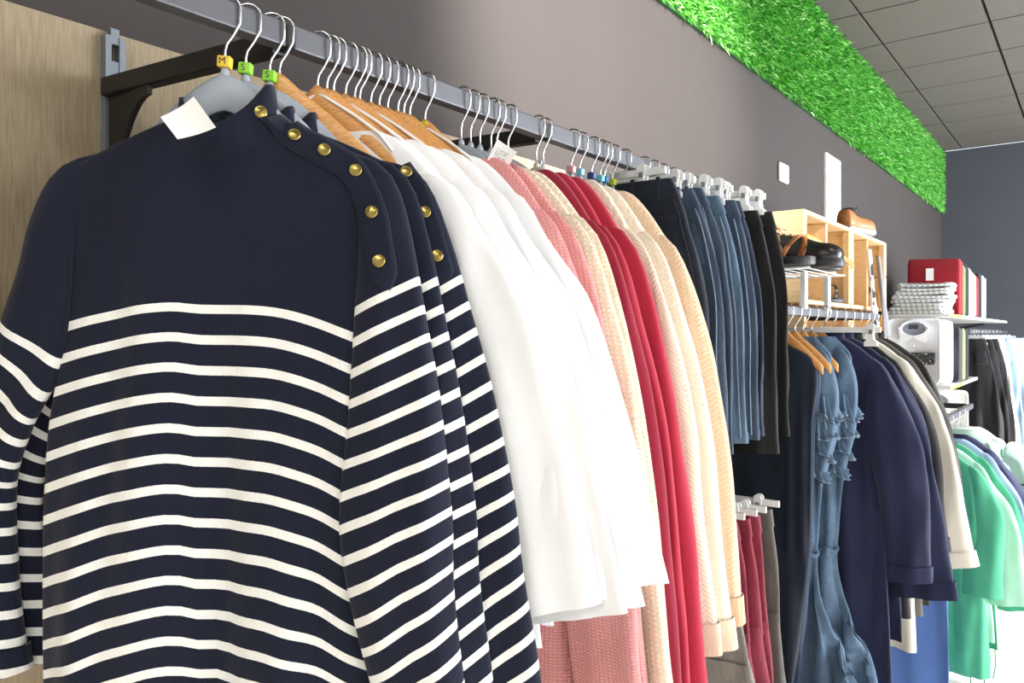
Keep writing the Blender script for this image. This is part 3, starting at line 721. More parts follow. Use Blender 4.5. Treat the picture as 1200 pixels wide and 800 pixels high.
# ------------------------------------------------------------------ denim skirts on clip hangers
def skirt(name, label, cat, group, x, y, phi, seed, mat, zt, zh, ww, hw, t=.016, amp=.008, lam=.1, stitch=None, trousers=False, hip=None, wmat=None, cx=0, seam=None):
    g = Garment(name, x, y, phi, label, cat, group, seed)
    hip = hip or (ww*.12+hw*.88); sd = g.seed
    L = zt-zh
    def sect(z): return smooth_interp([(0, ww), (.16, ww*.45+hip*.55), (.40, hip), (.7, hw*.985), (1, hw)], (zt-z)/L)
    n = 56
    def ringset(zz, scale=1, grow=0):
        rings = []; tex = []
        for z in zz:
            w = sect(z)*scale+grow; ring = []; tr = []
            for q in np.linspace(0, 2*PI, n, endpoint=False):
                ca, sa = math.cos(q), math.sin(q); u = w*math.copysign(abs(ca)**.8, ca)+cx
                yy = (t*(1+.3*(zt-z)/L)+grow)*math.copysign(abs(sa)**.7, sa)+g.wav(u, z, zt-.02, amp, lam)+crumple(u, sa*t, z, sd, .011)
                ring.append((u+.6*crumple(yy*6, u, z, sd+3, .010)*min(1, (zt-z)/.1), yy, z)); tr.append((u, zt-z))
            rings.append(ring); tex.append(tr)
        return rings, tex
    if not trousers:
        r, tx = ringset(np.linspace(zt-.03, zh, 30)); mb = MB().loft(r, tx, False, False); mb.build('body', mat, g.r); g.bvh.append(mb)
        r, tx = ringset(np.linspace(zh+.022, zh-.001, 3), 1, .0012); MB().loft(r, tx, False, False).build('hem', mat, g.r)
    else:
        crotch = zt-.26
        r, tx = ringset(np.linspace(zt-.03, crotch, 12)); mb = MB().loft(r, tx, False, False); mb.build('body', mat, g.r); g.bvh.append(mb)
        for s in (-1, 1):
            rr = []; tx = []
            for z in np.linspace(crotch+.02, zh, 22):
                w = sect(z); c = s*w/2+cx; ring = []; tr = []
                for q in np.linspace(0, 2*PI, 28, endpoint=False):
                    ca, sa = math.cos(q), math.sin(q); u = c+w/2*.99*math.copysign(abs(ca)**.8, ca)
                    ring.append((u+.6*crumple(sa*.1, u, z, sd+3, .010), t*1.2*math.copysign(abs(sa)**.7, sa)+g.wav(u, z, zt-.02, amp, lam)+crumple(u, 0, z, sd, .010), z)); tr.append((u, zt-z))
                rr.append(ring); tx.append(tr)
            mb = MB().loft(rr, tx, False, False); mb.build('leg', mat, g.r); g.bvh.append(mb)
    r, tx = ringset([zt+.0, zt-.004, zt-.02, zt-.036, zt-.04], 1.0, .003); MB().loft(r, tx, False, False).build('waistband', wmat or mat, g.r)
    for q in (-.75, -.25, .3, .8):
        w = ww*q; yy = -t*math.sqrt(max(.05, 1-abs(q)**2.5))-.006+g.wav(w, zt-.02, zt-.02, amp, lam)
        MB().box((w+cx, yy, zt-.02), (.004, .0018, .024)).build('belt_loop', mat, g.r, smooth=False)
    if seam:      # pale side seam down the outer edge and a line of stitching under the waistband
        P = []
        for z in np.linspace(zt-.045, zh+.01, 26):
            w = sect(z)*.93; P.append((w+.6*crumple(-t*3, w, z, sd+3, .010), -t*.75-.003+g.wav(w, z, zt-.02, amp, lam)+crumple(w, -t, z, sd, .011), z))
        MB().tube(P, .0018, 5).build('side_seam', seam, g.r)
    # stitched pocket patch on the outer front
    z0 = zt-.075; zz = np.linspace(z0, z0-.085, 5); rr = []
    for z in zz:
        w = sect(z); row = []
        for q in np.linspace(.35, .86, 7):
            u = w*q; yy = -(t*1.1)*(max(.02, 1-abs(q)**2.5))**.35-.003+g.wav(u+cx, z, zt-.02, amp, lam)+crumple(u+cx, -t, z, sd, .011); row.append((u+cx, yy, z))
        rr.append(row+[(p[0], p[1]+.002, p[2]) for p in row[::-1]])
    MB().loft(rr).build('pocket', mat, g.r)
    return g
M_DD = denim('dark_denim', '#1d222c', 2.0); M_D1 = denim('mid_blue_denim', '#3b4858'); M_D2 = denim('light_blue_denim', '#4f6478'); M_D3 = denim('indigo_denim', '#2c3546'); M_BK = denim('black_denim', '#1b1a1b', 1.7)
M_ST = denim('faded_denim_seam', '#7a8a9c', 1.4)
for i, (y, m, ww, hw, zh, lb, hl, st) in enumerate((
    (1.43, M_DD, .11, .190, 1.14, 'very dark blue denim skirt beside the peach knit sweater', 'the very dark blue skirt', None),
    (1.515, M_D1, .110, .190, 1.165, 'mid blue denim skirt touching the very dark denim one', 'the blue skirt after the dark one', M_ST),
    (1.56, M_D1, .115, .193, 1.15, 'mid blue denim skirt next to the palest denim one', 'the blue skirt before the palest one', M_ST),
    (1.605, M_D2, .135, .200, 1.165, 'palest blue denim skirt with a deep stitched waistband', 'the palest denim skirt', M_ST),
    (1.66, M_D1, .145, .203, 1.165, 'mid blue denim skirt just behind the palest one', 'the blue skirt after the palest one', M_ST),
    (1.71, M_D3, .140, .200, 1.17, 'indigo denim skirt touching the first black skirt', 'the indigo skirt', None),
    (1.79, M_BK, .155, .205, 1.12, 'black denim skirt touching the indigo one', 'the black skirt beside the indigo one', None),
    (1.855, M_BK, .165, .210, 1.155, 'black denim skirt at the far end of the skirts', 'the black skirt ending the row', None))):
    zt = 1.712-.006*math.sin(i*2.3)-.003*i
    skirt('denim_skirt', lb, 'skirt', None, -R, y, math.radians(3*math.sin(i*1.9)), 60+i, m, zt, zh, ww, hw, stitch=st, t=.017, amp=.006, seam=st or (M_DD if i == 0 else None))
    clip_hanger(-R, y, 0, 'white clip hanger holding '+hl, hw=ww-.012, drop=.042, cl=(.045 if i == 0 else ww-.03,))

# ------------------------------------------------------------------ lower rail with trousers
ZL = 1.045
lr = empty('lower_rail', (-R, 1.85, 0), 0, 'lower grey clothes rail under the denim skirts carrying trousers', 'clothes rail')
bevel(MB().box((0, 0, ZL-.0125), (.011, .42, .0125)).build('rail_section', M_RAIL, lr, smooth=False), .002)
for y in (1.46, 2.24):
    bevel(MB().bar((XW+R+.036, y-1.85, ZL-.012), (-.011, y-1.85, ZL-.014), .02, .024).build('bracket_arm', M_BLACK, lr, smooth=False), .002)
M_MAR = denim('maroon_corduroy', '#82303f', 1.35); M_GRY = denim('grey_brown_cotton', '#5c5954', 1.45); M_GRY2 = denim('light_grey_cotton', '#83807b', 1.4)
for i, (y, m, ww, hw, zh, lb) in enumerate(((1.50, M_GRY2, .17, .33, .35, 'pale grey wide trousers hanging under the peach knit sweater'), (1.56, M_GRY, .16, .25, .34, 'grey-brown trousers between the pale grey pair and the maroon ones'),
                               (1.66, M_MAR, .155, .225, .30, 'maroon trousers next to the grey-brown pair'), (1.71, M_MAR, .165, .228, .30, 'maroon trousers in the middle of the maroon ones'), (1.755, M_MAR, .17, .222, .30, 'maroon trousers touching the last grey-brown pair'),
                               (1.83, M_GRY, .175, .225, .28, 'grey-brown trousers after the maroon ones'))):
    skirt('trousers', lb, 'trousers', None, -R, y, 0, int(y*100), m, ZL-.065, zh, ww, hw, t=.019, amp=.006, trousers=True, hip=ww*.5+hw*.5)
    clip_hanger(-R, y, 0, 'white clip hanger on the lower rail holding the '+('pale grey trousers', 'grey-brown trousers before the maroon ones', 'first maroon trousers', 'second maroon trousers', 'third maroon trousers', 'grey-brown trousers after the maroon ones')[i], zr=ZL, hw=ww+.02, drop=.045, cl=(ww-.03,), group='clip hangers on the lower rail')

# ------------------------------------------------------------------ second bay: lower rail with dresses and shirts
R2 = .65; Z2 = 1.47
r2 = empty('low_clothes_rail', (-R2, 2.45, 0), 0, 'pale clothes rail with dresses and shirts below the wooden crates', 'clothes rail')
bevel(MB().box((0, 0, Z2-.012), (.010, .56, .012)).build('rail_section', M_RAIL, r2, smooth=False), .002)
for y in (1.92, 2.98):
    bevel(MB().bar((XW+R2+.002, y-2.45, Z2-.012), (-.011, y-2.45, Z2-.012), .02, .024).build('bracket_arm', M_BLACK, r2, smooth=False), .002)
def hang(kind, y, lb, dx=0, phi=0, **k):
    if kind == 'wood': wooden_hanger(-R2+dx, y, phi, lb, zr=Z2, group='wooden hangers of the dress rail', hw=.09)
    else: clip_hanger(-R2+dx, y, phi, lb, zr=Z2, hw=.16, drop=.05, cl=(.12,), group='clip hangers of the dress rail')
M_NVY = fabric('dark_navy_jersey', '#1b2230', .0012, .2); M_NV2 = fabric('navy_cotton', '#282c48', .0012, .2); M_CHAR = fabric('charcoal_cotton', '#2d2c30', .0012, .2)
M_ECRU = fabric('ecru_linen', '#ece6d8', .0014, .07); M_TAUPE = fabric('taupe_brown_cotton', '#5b5552', .0012, .15); M_OLV = fabric('dark_olive_cotton', '#3b3a35', .0012, .2)
M_BLU = fabric('cornflower_blue_cotton', '#5878b8', .0012, .12)
M_DRESS = denim('dress_denim', '#4f6378', 1.75)
def dress(label, y, seed, mat, dx=0, zn=1.39, zs=1.335, zw=.80, zh=.12, sw=.14, waist=.13, hem=.23, ruff=True, tie=True):
    g = Garment('denim_dress' if ruff else 'dark_dress', -R2+dx, y, 0, label, 'dress', None, seed)
    n = 64; rings = []; tex = []
    ks = [(zn, .06), (zs, sw), (zs-.18, sw), (zw, waist), (zh, hem)] if not ruff else [(zn, .06), (zs, sw), (zs-.18, sw*.98), (zw, waist), (zw-.12, waist*1.18), (zh+.3, hem*.93), (zh, hem)]
    for z in np.concatenate([np.linspace(zn, zs, 6), np.linspace(zs, zh, 46)[1:]]):
        w = smooth_interp([(-a, b) for a, b in ks], -z); ring = []; tr = []
        pl = (.004+.018*max(0, min(1, (zw-z)/.3)))*(1 if ruff else .4); up = .006*max(0, min(1, (zs-z)/.2))*max(0, min(1, (z-zw)/.05))
        for q in np.linspace(0, 2*PI, n, endpoint=False):
            ca, sa = math.cos(q), math.sin(q); u = w*math.copysign(abs(ca)**.8, ca)
            yy = crumple(u, 0, z, seed, .012)+(.022+.012*max(0, (zw-z)))*math.copysign(abs(sa)**.7, sa)+pl*math.sin(2*PI*u/.062+g.ph[0])+.4*pl*math.sin(2*PI*u/.034+g.ph[1])+up*math.sin(2*PI*u/.03)
            u += pl*.5*math.sin(2*PI*sa*1.5+u*40)
            ring.append((u, yy, z)); tr.append((u, zn-z))
        rings.append(ring); tex.append(tr)
    mb = MB().loft(rings, tex, False, False); mb.build('body', mat, g.r); g.bvh.append(mb)
    if tie:
        P = [(waist*1.03*math.cos(a), .028*math.sin(a)*1.15-.0, zw+.004*math.sin(5*a)) for a in np.linspace(0, 2*PI, 30)]
        MB().tube(P, .006, 8).build('belt', mat, g.r)
        for s in (-.4, .75):
            MB().lathe([(.0005, -.012), (.011, -.006), (.013, .0), (.010, .007), (.0005, .012)], (waist*s, -.034, zw), 'x', 10).build('knot', mat, g.r)
    if ruff:
        for k in range(4):      # gathered frills round the end of the short sleeve
            uc = .082-.010*k; z0 = 1.245-.052*k; rr = []; tx = []; edge = []; ns = 96
            for j, q in enumerate((0, .3, .6, .85, 1)):
                ring = []
                for a in np.linspace(0, 2*PI, ns, endpoint=False):
                    fl = 1+(.05+.20*q)*math.sin(15*a+k*1.9+.8*math.sin(2*a))+.08*math.sin(4*a+k)
                    r_ = (.030+.018*q)*fl
                    ring.append((uc+r_*math.cos(a), -.030+.75*r_*math.sin(a), z0-.055*q+.010*math.sin(3*a+k*2)*q-.022*math.cos(a)))
                rr.append(ring); tx.append([(a*.05, p[2]) for a, p in zip(np.linspace(0, 6, ns), ring)])
                if j == 4: edge = ring+[ring[0]]
            o = MB().loft(rr, tx, False, False).build('ruffle', mat, g.r)
            MB().tube(edge, .0022, 5, False).build('ruffle_edge', MATS['faded_denim_seam'], o)
        for s_ in (-1, 1):       # short loose sleeve
            g.sleeve(mat, [(s_*.05, 0, zs+.03), (s_*.075, -.010, zs-.01), (s_*.088, -.02, zs-.09), (s_*.085, -.028, zs-.19), (s_*.07, -.028, zs-.30)], [.012, .026, .036, .040, .030], t=.024, amp=.006, m=24)
        for k in range(4):       # pale strap seams from neck to sleeve
            MB().tube([(-.02+.012*k, -.016, zn-.004), (.02+.014*k, -.03, zs-.02-.008*k), (.05+.014*k, -.046, zs-.08-.014*k), (.075+.010*k, -.052, zs-.13-.02*k)], .003, 6).build('strap_seam', MATS['faded_denim_seam'], g.r)
    return g
dress('long dark navy jersey dress hanging between the black skirts and the denim dresses', 2.02, 81, M_NVY, dx=-.10, sw=.165, waist=.155, hem=.075, ruff=False, tie=False)
dress('dark navy denim dress touching the ruffled one', 2.09, 82, denim('navy_denim', '#26354c', 1.6), dx=-.09, sw=.145, waist=.13, hem=.07, ruff=False, tie=False)
dress('ruffled washed denim dress with tied waist', 2.16, 83, M_DRESS, dx=-.03, sw=.105, waist=.066, hem=.19)
dress('ruffled washed denim dress with tied waist touching the navy shirts', 2.24, 84, M_DRESS, dx=-.0, sw=.105, waist=.066, hem=.19)
def shirt(name, label, y, seed, mat, cuff, cw=.055, zh=.62, sw=.15, dx=0, collar=True, t=.016, cufflen=.045, hem=.2, phi=0):
    return top(name, label, 'shirt', None, -R2+dx, y, phi, seed, mat, zn=1.385, zs=1.32, zh=zh, nw=.06, sw=sw, hem=(hem, hem), cuff=cuff, cw=cw, t=t, amp=.008, aw=.065, cufflen=cufflen, collar=(mat, .022) if collar else None, slt=.024, cr=.022)
shirt('navy_shirt', 'dark navy cotton shirt-dress hanging beside the ruffled denim dress', 2.33, 91, M_NV2, (.235, .72), zh=.30)
shirt('navy_shirt', 'navy cotton shirt with wide rolled cuff', 2.43, 92, M_NV2, (.262, .655), cw=.075, zh=.52, sw=.155)
shirt('charcoal_jacket', 'charcoal cotton jacket between the navy shirt and the ecru shirt', 2.54, 93, M_CHAR, (.25, .76), zh=.55, sw=.15)
shirt('linen_shirt', 'ecru linen shirt with button cuff among dark shirts', 2.64, 94, M_ECRU, (.300, .70), cw=.06, zh=.42, sw=.155)
shirt('taupe_shirt', 'taupe brown shirt between the ecru shirt and the olive jacket', 2.74, 95, M_TAUPE, (.27, .70), zh=.50, sw=.155)
shirt('olive_jacket', 'dark olive jacket last on the dress rail', 2.84, 96, M_OLV, (.255, .66), zh=.50, sw=.16)
skirt('blue_skirt', 'long cornflower blue skirt hanging low behind the ecru shirt', 'skirt', None, -R2, 2.92, 0, 97, M_BLU, 1.27, .10, .10, .25, t=.02, amp=.012)
clip_hanger(-R2, 2.92, 0, 'clip hanger holding the long blue skirt', zr=Z2, hw=.11, drop=.15, cl=(.07,), group='clip hangers of the dress rail')
hang('wood', 2.02, 'wooden hanger in the long dark navy dress', -.0); hang('wood', 2.09, 'wooden hanger in the dark navy denim dress')
hang('wood', 2.16, 'wooden hanger in the ruffled denim dress next to the navy denim one'); hang('wood', 2.24, 'wooden hanger in the ruffled denim dress next to the navy shirts')
for y, c in ((2.33, 'dark navy shirt-dress'), (2.43, 'navy shirt with rolled cuff'), (2.54, 'charcoal jacket'), (2.64, 'ecru linen shirt'), (2.74, 'taupe shirt'), (2.84, 'olive jacket')):
    wooden_hanger(-R2, y, 0, 'wooden hanger inside the '+c, zr=Z2, group='wooden hangers of the dress rail', hw=.11)
clip_hanger(-R2+.02, 2.29, 0, 'white clip hanger with a large clip above the denim dresses', zr=Z2, hw=.15, drop=.055, cl=(.125,), group='clip hangers of the dress rail')

# ------------------------------------------------------------------ wooden crates with shoes
XC = -.80
def crate(y0, y1, z0, z1, label, mid=True, depth=.36, group=None):
    r = empty('wooden_crate', (XC-depth/2, (y0+y1)/2, z0), 0, label, 'crate', group)
    L = (y1-y0)/2-.002; Hh = z1-z0; D = depth/2
    def b(nm, c, h): bevel(MB().box(c, h).build(nm, M_PINE, r, smooth=False), .0015, 1)
    for zz, nm in ((.008, 'bottom_board'), (Hh-.008, 'top_board')):
        for k in range(3):
            b(nm, (-D+(k+.5)*depth/3, 0, zz), (depth/6-.003, L-.012, .0075))
    for s in (-1, 1):
        for k in range(2): b('end_board', (0, s*(L-.006), Hh*(.25+.5*k)), (D, .006, Hh/4-.003))
    for k in range(3): b('back_board', (-D+.004, 0, .02+(Hh-.04)*(k+.5)/3), (.004, L-.014, (Hh-.04)/6-.003))
    for s in (-1, 1):
        for q in (-1, 1): b('corner_post', (s*(D-.014), q*(L-.024), Hh/2), (.012, .010, Hh/2-.018))
    if mid: b('divider', (0, 0, Hh/2), (D-.012, .008, Hh/2-.017)); b('shelf_board', (-.02, L/2, Hh*.45), (D-.03, L/2-.03, .005))
    return r
ym = 3.30
crate(2.67, ym, 1.50, 1.824, 'pale pine crate on the upper row standing over the dress rail')
crate(ym, 3.93, 1.50, 1.824, 'pale pine crate on the upper row with the brown shoe on top')
crate(2.67, ym, 1.165, 1.485, 'pale pine crate on the lower row behind the ruffled dresses', False)
crate(ym, 3.93, 1.165, 1.485, 'pale pine crate on the lower row behind the ecru shirt', False)
cs = empty('crate_shelf', (-1.0, 3.3, 1.145), 0, 'grey wall shelf under the pine crates', 'shelf')
boxo('board', (0, 0, .008), (.22, .65, .008), M_STEEL, cs, .002)
for y in (-.6, .6): MB().bar((-.2, y, -.1), (.12, y, -.002), .02, .02).build('bracket', M_BLACK, cs, smooth=False)
# shoes
def shoe(name, loc, rz, mat, sole, label, L=.26, laces=None, hi=.085, open_=False):
    r = empty(name, loc, rz, label, 'shoe')
    def foot(q): return smooth_interp([(0, .028), (.12, .034), (.35, .030), (.6, .040), (.78, .046), (.92, .036), (1, .012)], q)
    so = []
    for z in (0, .006, .016, .02):
        g = .0 if z in (0, .02) else .003
        pts = [(q*L, foot(q)+g) for q in np.linspace(0, 1, 18)]+[(q*L, -foot(q)-g) for q in np.linspace(1, 0, 18)]
        so.append([(a, b, z+(.010 if False else 0)) for a, b in pts])
    MB().loft(so).build('sole', sole, r, auto=50)
    rings = []
    for q in np.linspace(.01, .985, 22):
        w = foot(q)*1.02; h = smooth_interp([(0, hi), (.18, hi*1.02), (.36, hi*.82), (.55, hi*.72), (.75, .052), (.92, .042), (1, .024)], q)
        rings.append([(q*L, w*math.copysign(abs(math.cos(a))**.7, math.cos(a)), .018+max(0, math.sin(a))**.75*h) for a in np.linspace(-.0, PI, 15)]+[(q*L, 0, .018)])
    if not open_: MB().loft(rings).build('upper', mat, r)
    else:
        for (q, h, tl) in ((.72, .058, .03), (.5, .07, .0), (.12, .07, -.02)):
            w = foot(q); P = [(q*L+tl*math.sin(a), w*1.05*math.cos(a), .016+h*math.sin(a)) for a in np.linspace(0, PI, 14)]
            mb = MB(); rr = []
            for p in P: rr.append([(p[0]-.008, p[1], p[2]), (p[0]+.008, p[1], p[2]), (p[0]+.008, p[1]*.96, p[2]+.003), (p[0]-.008, p[1]*.96, p[2]+.003)])
            mb.loft(rr); mb.build('strap', mat, r)
    if not open_:
        MB().lathe([(.024, 0), (.027, .006), (.022, .010), (.018, .002)], (.055, 0, .018+hi*.98), n=18).build('opening', plain('shoe_lining', '#2a2320', .9), r)
    if laces:
        for k in range(4):
            q = .36+.07*k; z = .018+smooth_interp([(0, hi), (.36, hi*.82), (.55, hi*.72), (.75, .052)], q)
            MB().tube([(q*L, -.018, z-.004), (q*L+.006, 0, z+.005), (q*L, .018, z-.004)], .0022, 6).build('lace', laces, r)
        MB().tube([(.36*L, 0, .02+hi*.84), (.36*L-.02, .02, .045+hi*.8), (.36*L+.006, .032, .03+hi*.8), (.36*L, 0, .02+hi*.84), (.36*L-.015, -.025, .045+hi*.8), (.36*L+.01, -.03, .028+hi*.8)], .0022, 6).build('lace', laces, r)
    return r
M_BLEA = plain('black_leather', '#1c1b1d', .3, 0, .2, 40); M_SOLE = plain('black_rubber', '#222226', .5); M_TANL = plain('tan_leather', '#b0703f', .45, 0, .15, 30); M_WSOLE = plain('pale_grey_sole', '#a9aeb8', .6); M_LACE = plain('tan_lace', '#c99a78', .7)
# small white display shelf over the start of the dress rail, with shoes
ds = empty('shoe_shelf', (-.74, 2.22, 1.57), 0, 'small white wire shelf over the dress rail holding black shoes', 'shelf')
for k in range(9): MB().tube([(-.13+.26*k/8, -.17, 0), (-.13+.26*k/8, .17, 0)], .0022, 6).build('shelf_wire', M_PLASW, ds)
for y in (-.17, .17): MB().tube([(-.14, y, 0), (.14, y, 0)], .004, 6).build('edge_wire', M_PLASW, ds)
for y in (-.1, .12):
    MB().box((.105, y, -.055), (.006, .014, .05)).build('leg', M_PLASW, ds, smooth=False)
    MB().box((-.105, y, -.055), (.006, .014, .05)).build('leg', M_PLASW, ds, smooth=False)
shoe('black_shoe', (-.80, 2.17, 1.576), math.radians(-6), M_BLEA, M_SOLE, 'black leather lace-up shoe with tan laces on the white wire shelf', laces=M_LACE, hi=.10)
shoe('black_shoe', (-.84, 2.30, 1.576), math.radians(-8), M_BLEA, M_SOLE, 'black leather slip-on shoe on the white wire shelf near the wall', hi=.09)
shoe('tan_sandal', (-.80, 2.06, 1.576), math.radians(-10), M_TANL, M_SOLE, 'tan strappy sandal on the white wire shelf beside the black shoe', open_=True, L=.22)
shoe('brown_shoe', (-.86, 3.40, 1.8265), math.radians(80), M_TANL, M_WSOLE, 'tan brown leather shoe with pale sole on top of the pine crate', laces=M_SOLE, hi=.075)
shoe('leather_sandal', (-.95, 2.71, 1.518), math.radians(78), M_TANL, M_SOLE, 'brown strappy leather sandal standing inside the pine crate', open_=True)
shoe('black_sandal', (-.96, 3.03, 1.518), math.radians(62), M_BLEA, M_SOLE, 'black strappy sandal lying inside the pine crate', open_=True)
# tan belt slung over the crate front
P = [at_x(945, 277, -.77), at_x(958, 283, -.76), at_x(975, 293, -.755), at_x(990, 303, -.755), at_x(1000, 311, -.76)]
mb = MB(); rr = []
for i, p in enumerate(P): rr.append([p+Vector((-.004, 0, -.008)), p+Vector((.004, 0, -.008)), p+Vector((.004, 0, .009)), p+Vector((-.004, 0, .009))])
tag(mb.loft(rr).build('wooden_hanger', M_HWOOD), 'bare curved wooden hanger leaning against the pine crate', 'hanger')
# patterned scarf hanging down the crate front
ts = NT('patterned_scarf'); vo = ts.node('ShaderNodeTexVoronoi'); vo.inputs['Scale'].default_value = 26; ts.l.new(ts.tex(), vo.inputs['Vector'])
M_SCARF = ts.fin(ts.ramp(vo.outputs['Distance'], [(0, lin('#24242a')), (.42, lin('#2a2a30')), (.5, lin('#e8e8ec')), (1, lin('#f2f2f4'))]), .85)
def scarf(px, y0, y1, w, mat, label, X=-.775):
    a = at_x(px, y0, X); b = at_x(px+12, y1, X); rr = []; tx = []
    for q in np.linspace(0, 1, 24):
        c = a.lerp(b, q); row = []; tr = []
        for j in np.linspace(-1, 1, 9): row.append((X+.008*math.sin(j*5+q*3)+.004, c.y-b.y+j*w*(1-.15*math.sin(q*PI)), c.z-b.z)); tr.append((j*w+3, c.z))
        rr.append(row+[(p[0]+.003, p[1], p[2]) for p in row[::-1]]); tx.append(tr+tr[::-1])
    rr = [[(p[0]-X, p[1], p[2]) for p in r] for r in rr]
    return tag(MB().loft(rr, tx).build('scarf', mat, None, loc=(X, b.y, b.z)), label, 'scarf')
scarf(1016, 292, 415, .042, M_SCARF, 'black and white patterned scarf hanging down the front of the pine crates')
scarf(1027, 300, 395, .028, fabric('grey_scarf_cloth', '#8f8f96'), 'plain grey scarf hanging beside the patterned one', -.79)

# ------------------------------------------------------------------ shelves with folded shirts
M_SHELF = plain('white_shelf', '#dcdcda', .5, 0, .03)
def wall_shelf(y0, y1, z, xf, label, strip='#c9d05a'):
    r = empty('wall_shelf', ((XW+xf)/2, (y0+y1)/2, z), 0, label, 'shelf')
    boxo('board', (0, 0, -.009), ((xf-XW)/2-.004, (y1-y0)/2, .009), M_SHELF, r, .002)
    boxo('label_strip', ((xf-XW)/2-.001, -(y1-y0)/2+.22, -.009), (.002, .2, .008), plain('label_strip', strip, .5), r)
    for y in (y0+.1, y1-.1): MB().bar((XW-(XW+xf)/2+.01, y-(y0+y1)/2, -.12), ((xf-XW)/2*.5, y-(y0+y1)/2, -.02), .02, .02).build('bracket', M_BLACK, r, smooth=False)
    return r
wall_shelf(4.55, 7.6, 1.50, -.62, 'long white wall shelf with red and grey folded clothes')
wall_shelf(4.45, 5.5, 1.13, -.60, 'white shelf under the packed checked shirt')
wall_shelf(4.40, 5.3, .79, -.56, 'lowest white shelf under the packed white shirt')
def folded(name, label, cat, loc, h, mat, rz=0, layers=3, seed=0, group=None):
    """folded pile: soft layers with round edges"""
    r = empty(name, loc, rz, label, cat, group); g = random.Random(seed); z = 0
    for k in range(layers):
        hh = h[2]*2/layers; w = h[0]*g.uniform(.92, 1.04); d = h[1]*g.uniform(.92, 1.03); rings = []; tex = []
        for zz, s in ((0, .9), (.15, .98), (.5, 1), (.85, .98), (1, .88)):
            ring = []
            for a in np.linspace(0, 2*PI, 40, endpoint=False):
                ca, sa = math.cos(a), math.sin(a)
                ring.append((w*s*math.copysign(abs(ca)**.25, ca), d*s*math.copysign(abs(sa)**.25, sa), z+hh*zz+.003*math.sin(a*5+k)+.004*math.sin(a*3+seed)*zz))
            rings.append(ring); tex.append([(p[0]+p[1], p[1]*.6+p[2]) for p in ring])
        MB().loft(rings, tex).build('fold', mat, r); z += hh
    return r
tk = NT('grey_check_cloth'); u, v = tk.uv()
ck = tk.math('ADD', tk.math('LESS_THAN', tk.math('FRACT', tk.math('MULTIPLY', u, 38)), .35), tk.math('LESS_THAN', tk.math('FRACT', tk.math('MULTIPLY', v, 38)), .35))
M_CHECK = tk.fin(tk.mix(tk.math('MULTIPLY', ck, .5), lin('#f0f1f3'), lin('#787d88')), .85)
tk = NT('blue_stripe_cloth'); u, v = tk.uv()
ck = tk.math('LESS_THAN', tk.math('FRACT', tk.math('MULTIPLY', u, 110)), .3)
ck2 = tk.math('LESS_THAN', tk.math('FRACT', tk.math('MULTIPLY', v, 110)), .12)
M_BSTR = tk.fin(tk.mix(tk.math('MULTIPLY', tk.math('ADD', ck, ck2), .5), lin('#f4f5f9'), lin('#c3c8d8')), .6)
for k in range(4):
    folded('checked_shirt', ('lowest', 'second lowest', 'second highest', 'topmost')[k]+' folded grey checked shirt in the pile beside the red fleece', 'shirt', (-.79+.01*k, 4.72+.012*(k % 2), 1.5+.042*k), (.145, .12, .021), M_CHECK, .05*k-.08, 2, k)
def standing(name, label, cat, loc, h, mat, seed=0, rz=0):
    """folded garment standing on its edge: several folds side by side"""
    r = empty(name, loc, rz, label, cat); g = random.Random(seed)
    for k in range(2):
        rings = []; tex = []; yy = -h[1]/2+h[1]*k
        for q, s in ((-1, .97), (-.7, 1), (.7, 1), (1, .97)):
            ring = []
            for a in np.linspace(0, 2*PI, 32, endpoint=False):
                ca, sa = math.cos(a), math.sin(a)
                ring.append((h[0]*s*math.copysign(abs(ca)**.12, ca), yy+q*h[1]/2+.004*math.sin(3*a+seed), h[2]*(1-.03*k)+h[2]*(1-.03*k)*s*math.copysign(abs(sa)**.12, sa)+.006*math.sin(4*a+seed)))
            rings.append(ring); tex.append([(p[0], p[2]) for p in ring])
        MB().loft(rings, tex).build('fold', mat, r)
    return r
M_FRED = fabric('red_fleece', '#93202a', .002, .12); M_KGR = fabric('moss_green_knit', '#6b7a4f'); M_KBL = fabric('black_knit', '#1f1f22'); M_KCR = fabric('cream_knit', '#e3ddcf'); M_KSK = fabric('sky_knit', '#a9c7dd'); M_KGY = fabric('grey_knit', '#9a9da2')
y = 5.02
for i, (m, nm, d, hh, lb) in enumerate(((M_FRED, 'red_fleece', .07, .165, 'red folded fleece standing on the long shelf'), (M_KGR, 'green_knit', .05, .155, 'moss green folded knit standing behind the red fleece'), (M_KBL, 'black_knit', .07, .16, 'black folded knit standing on the long shelf'),
        (M_KCR, 'cream_knit', .08, .15, 'cream folded knit standing between black and grey ones'), (M_KGY, 'grey_knit', .08, .14, 'grey folded knit standing on the long shelf'), (M_FRED, 'red_knit', .05, .135, 'small red folded knit between grey and blue ones'), (M_KBL, 'dark_knit', .08, .15, 'dark folded knit beside the pale blue one'), (M_KSK, 'blue_knit', .12, .15, 'pale blue folded knit at the end of the long shelf'))):
    y += d; so = standing(nm, lb, 'knitwear', (-.775, y, 1.5), (.135, d, hh), m, i); y += d+.012
    if i == 0: MB().box((-.015, -d-.008, hh*1.45), (.02, .001, .035)).build('price_card', M_PAPER, so, smooth=False)

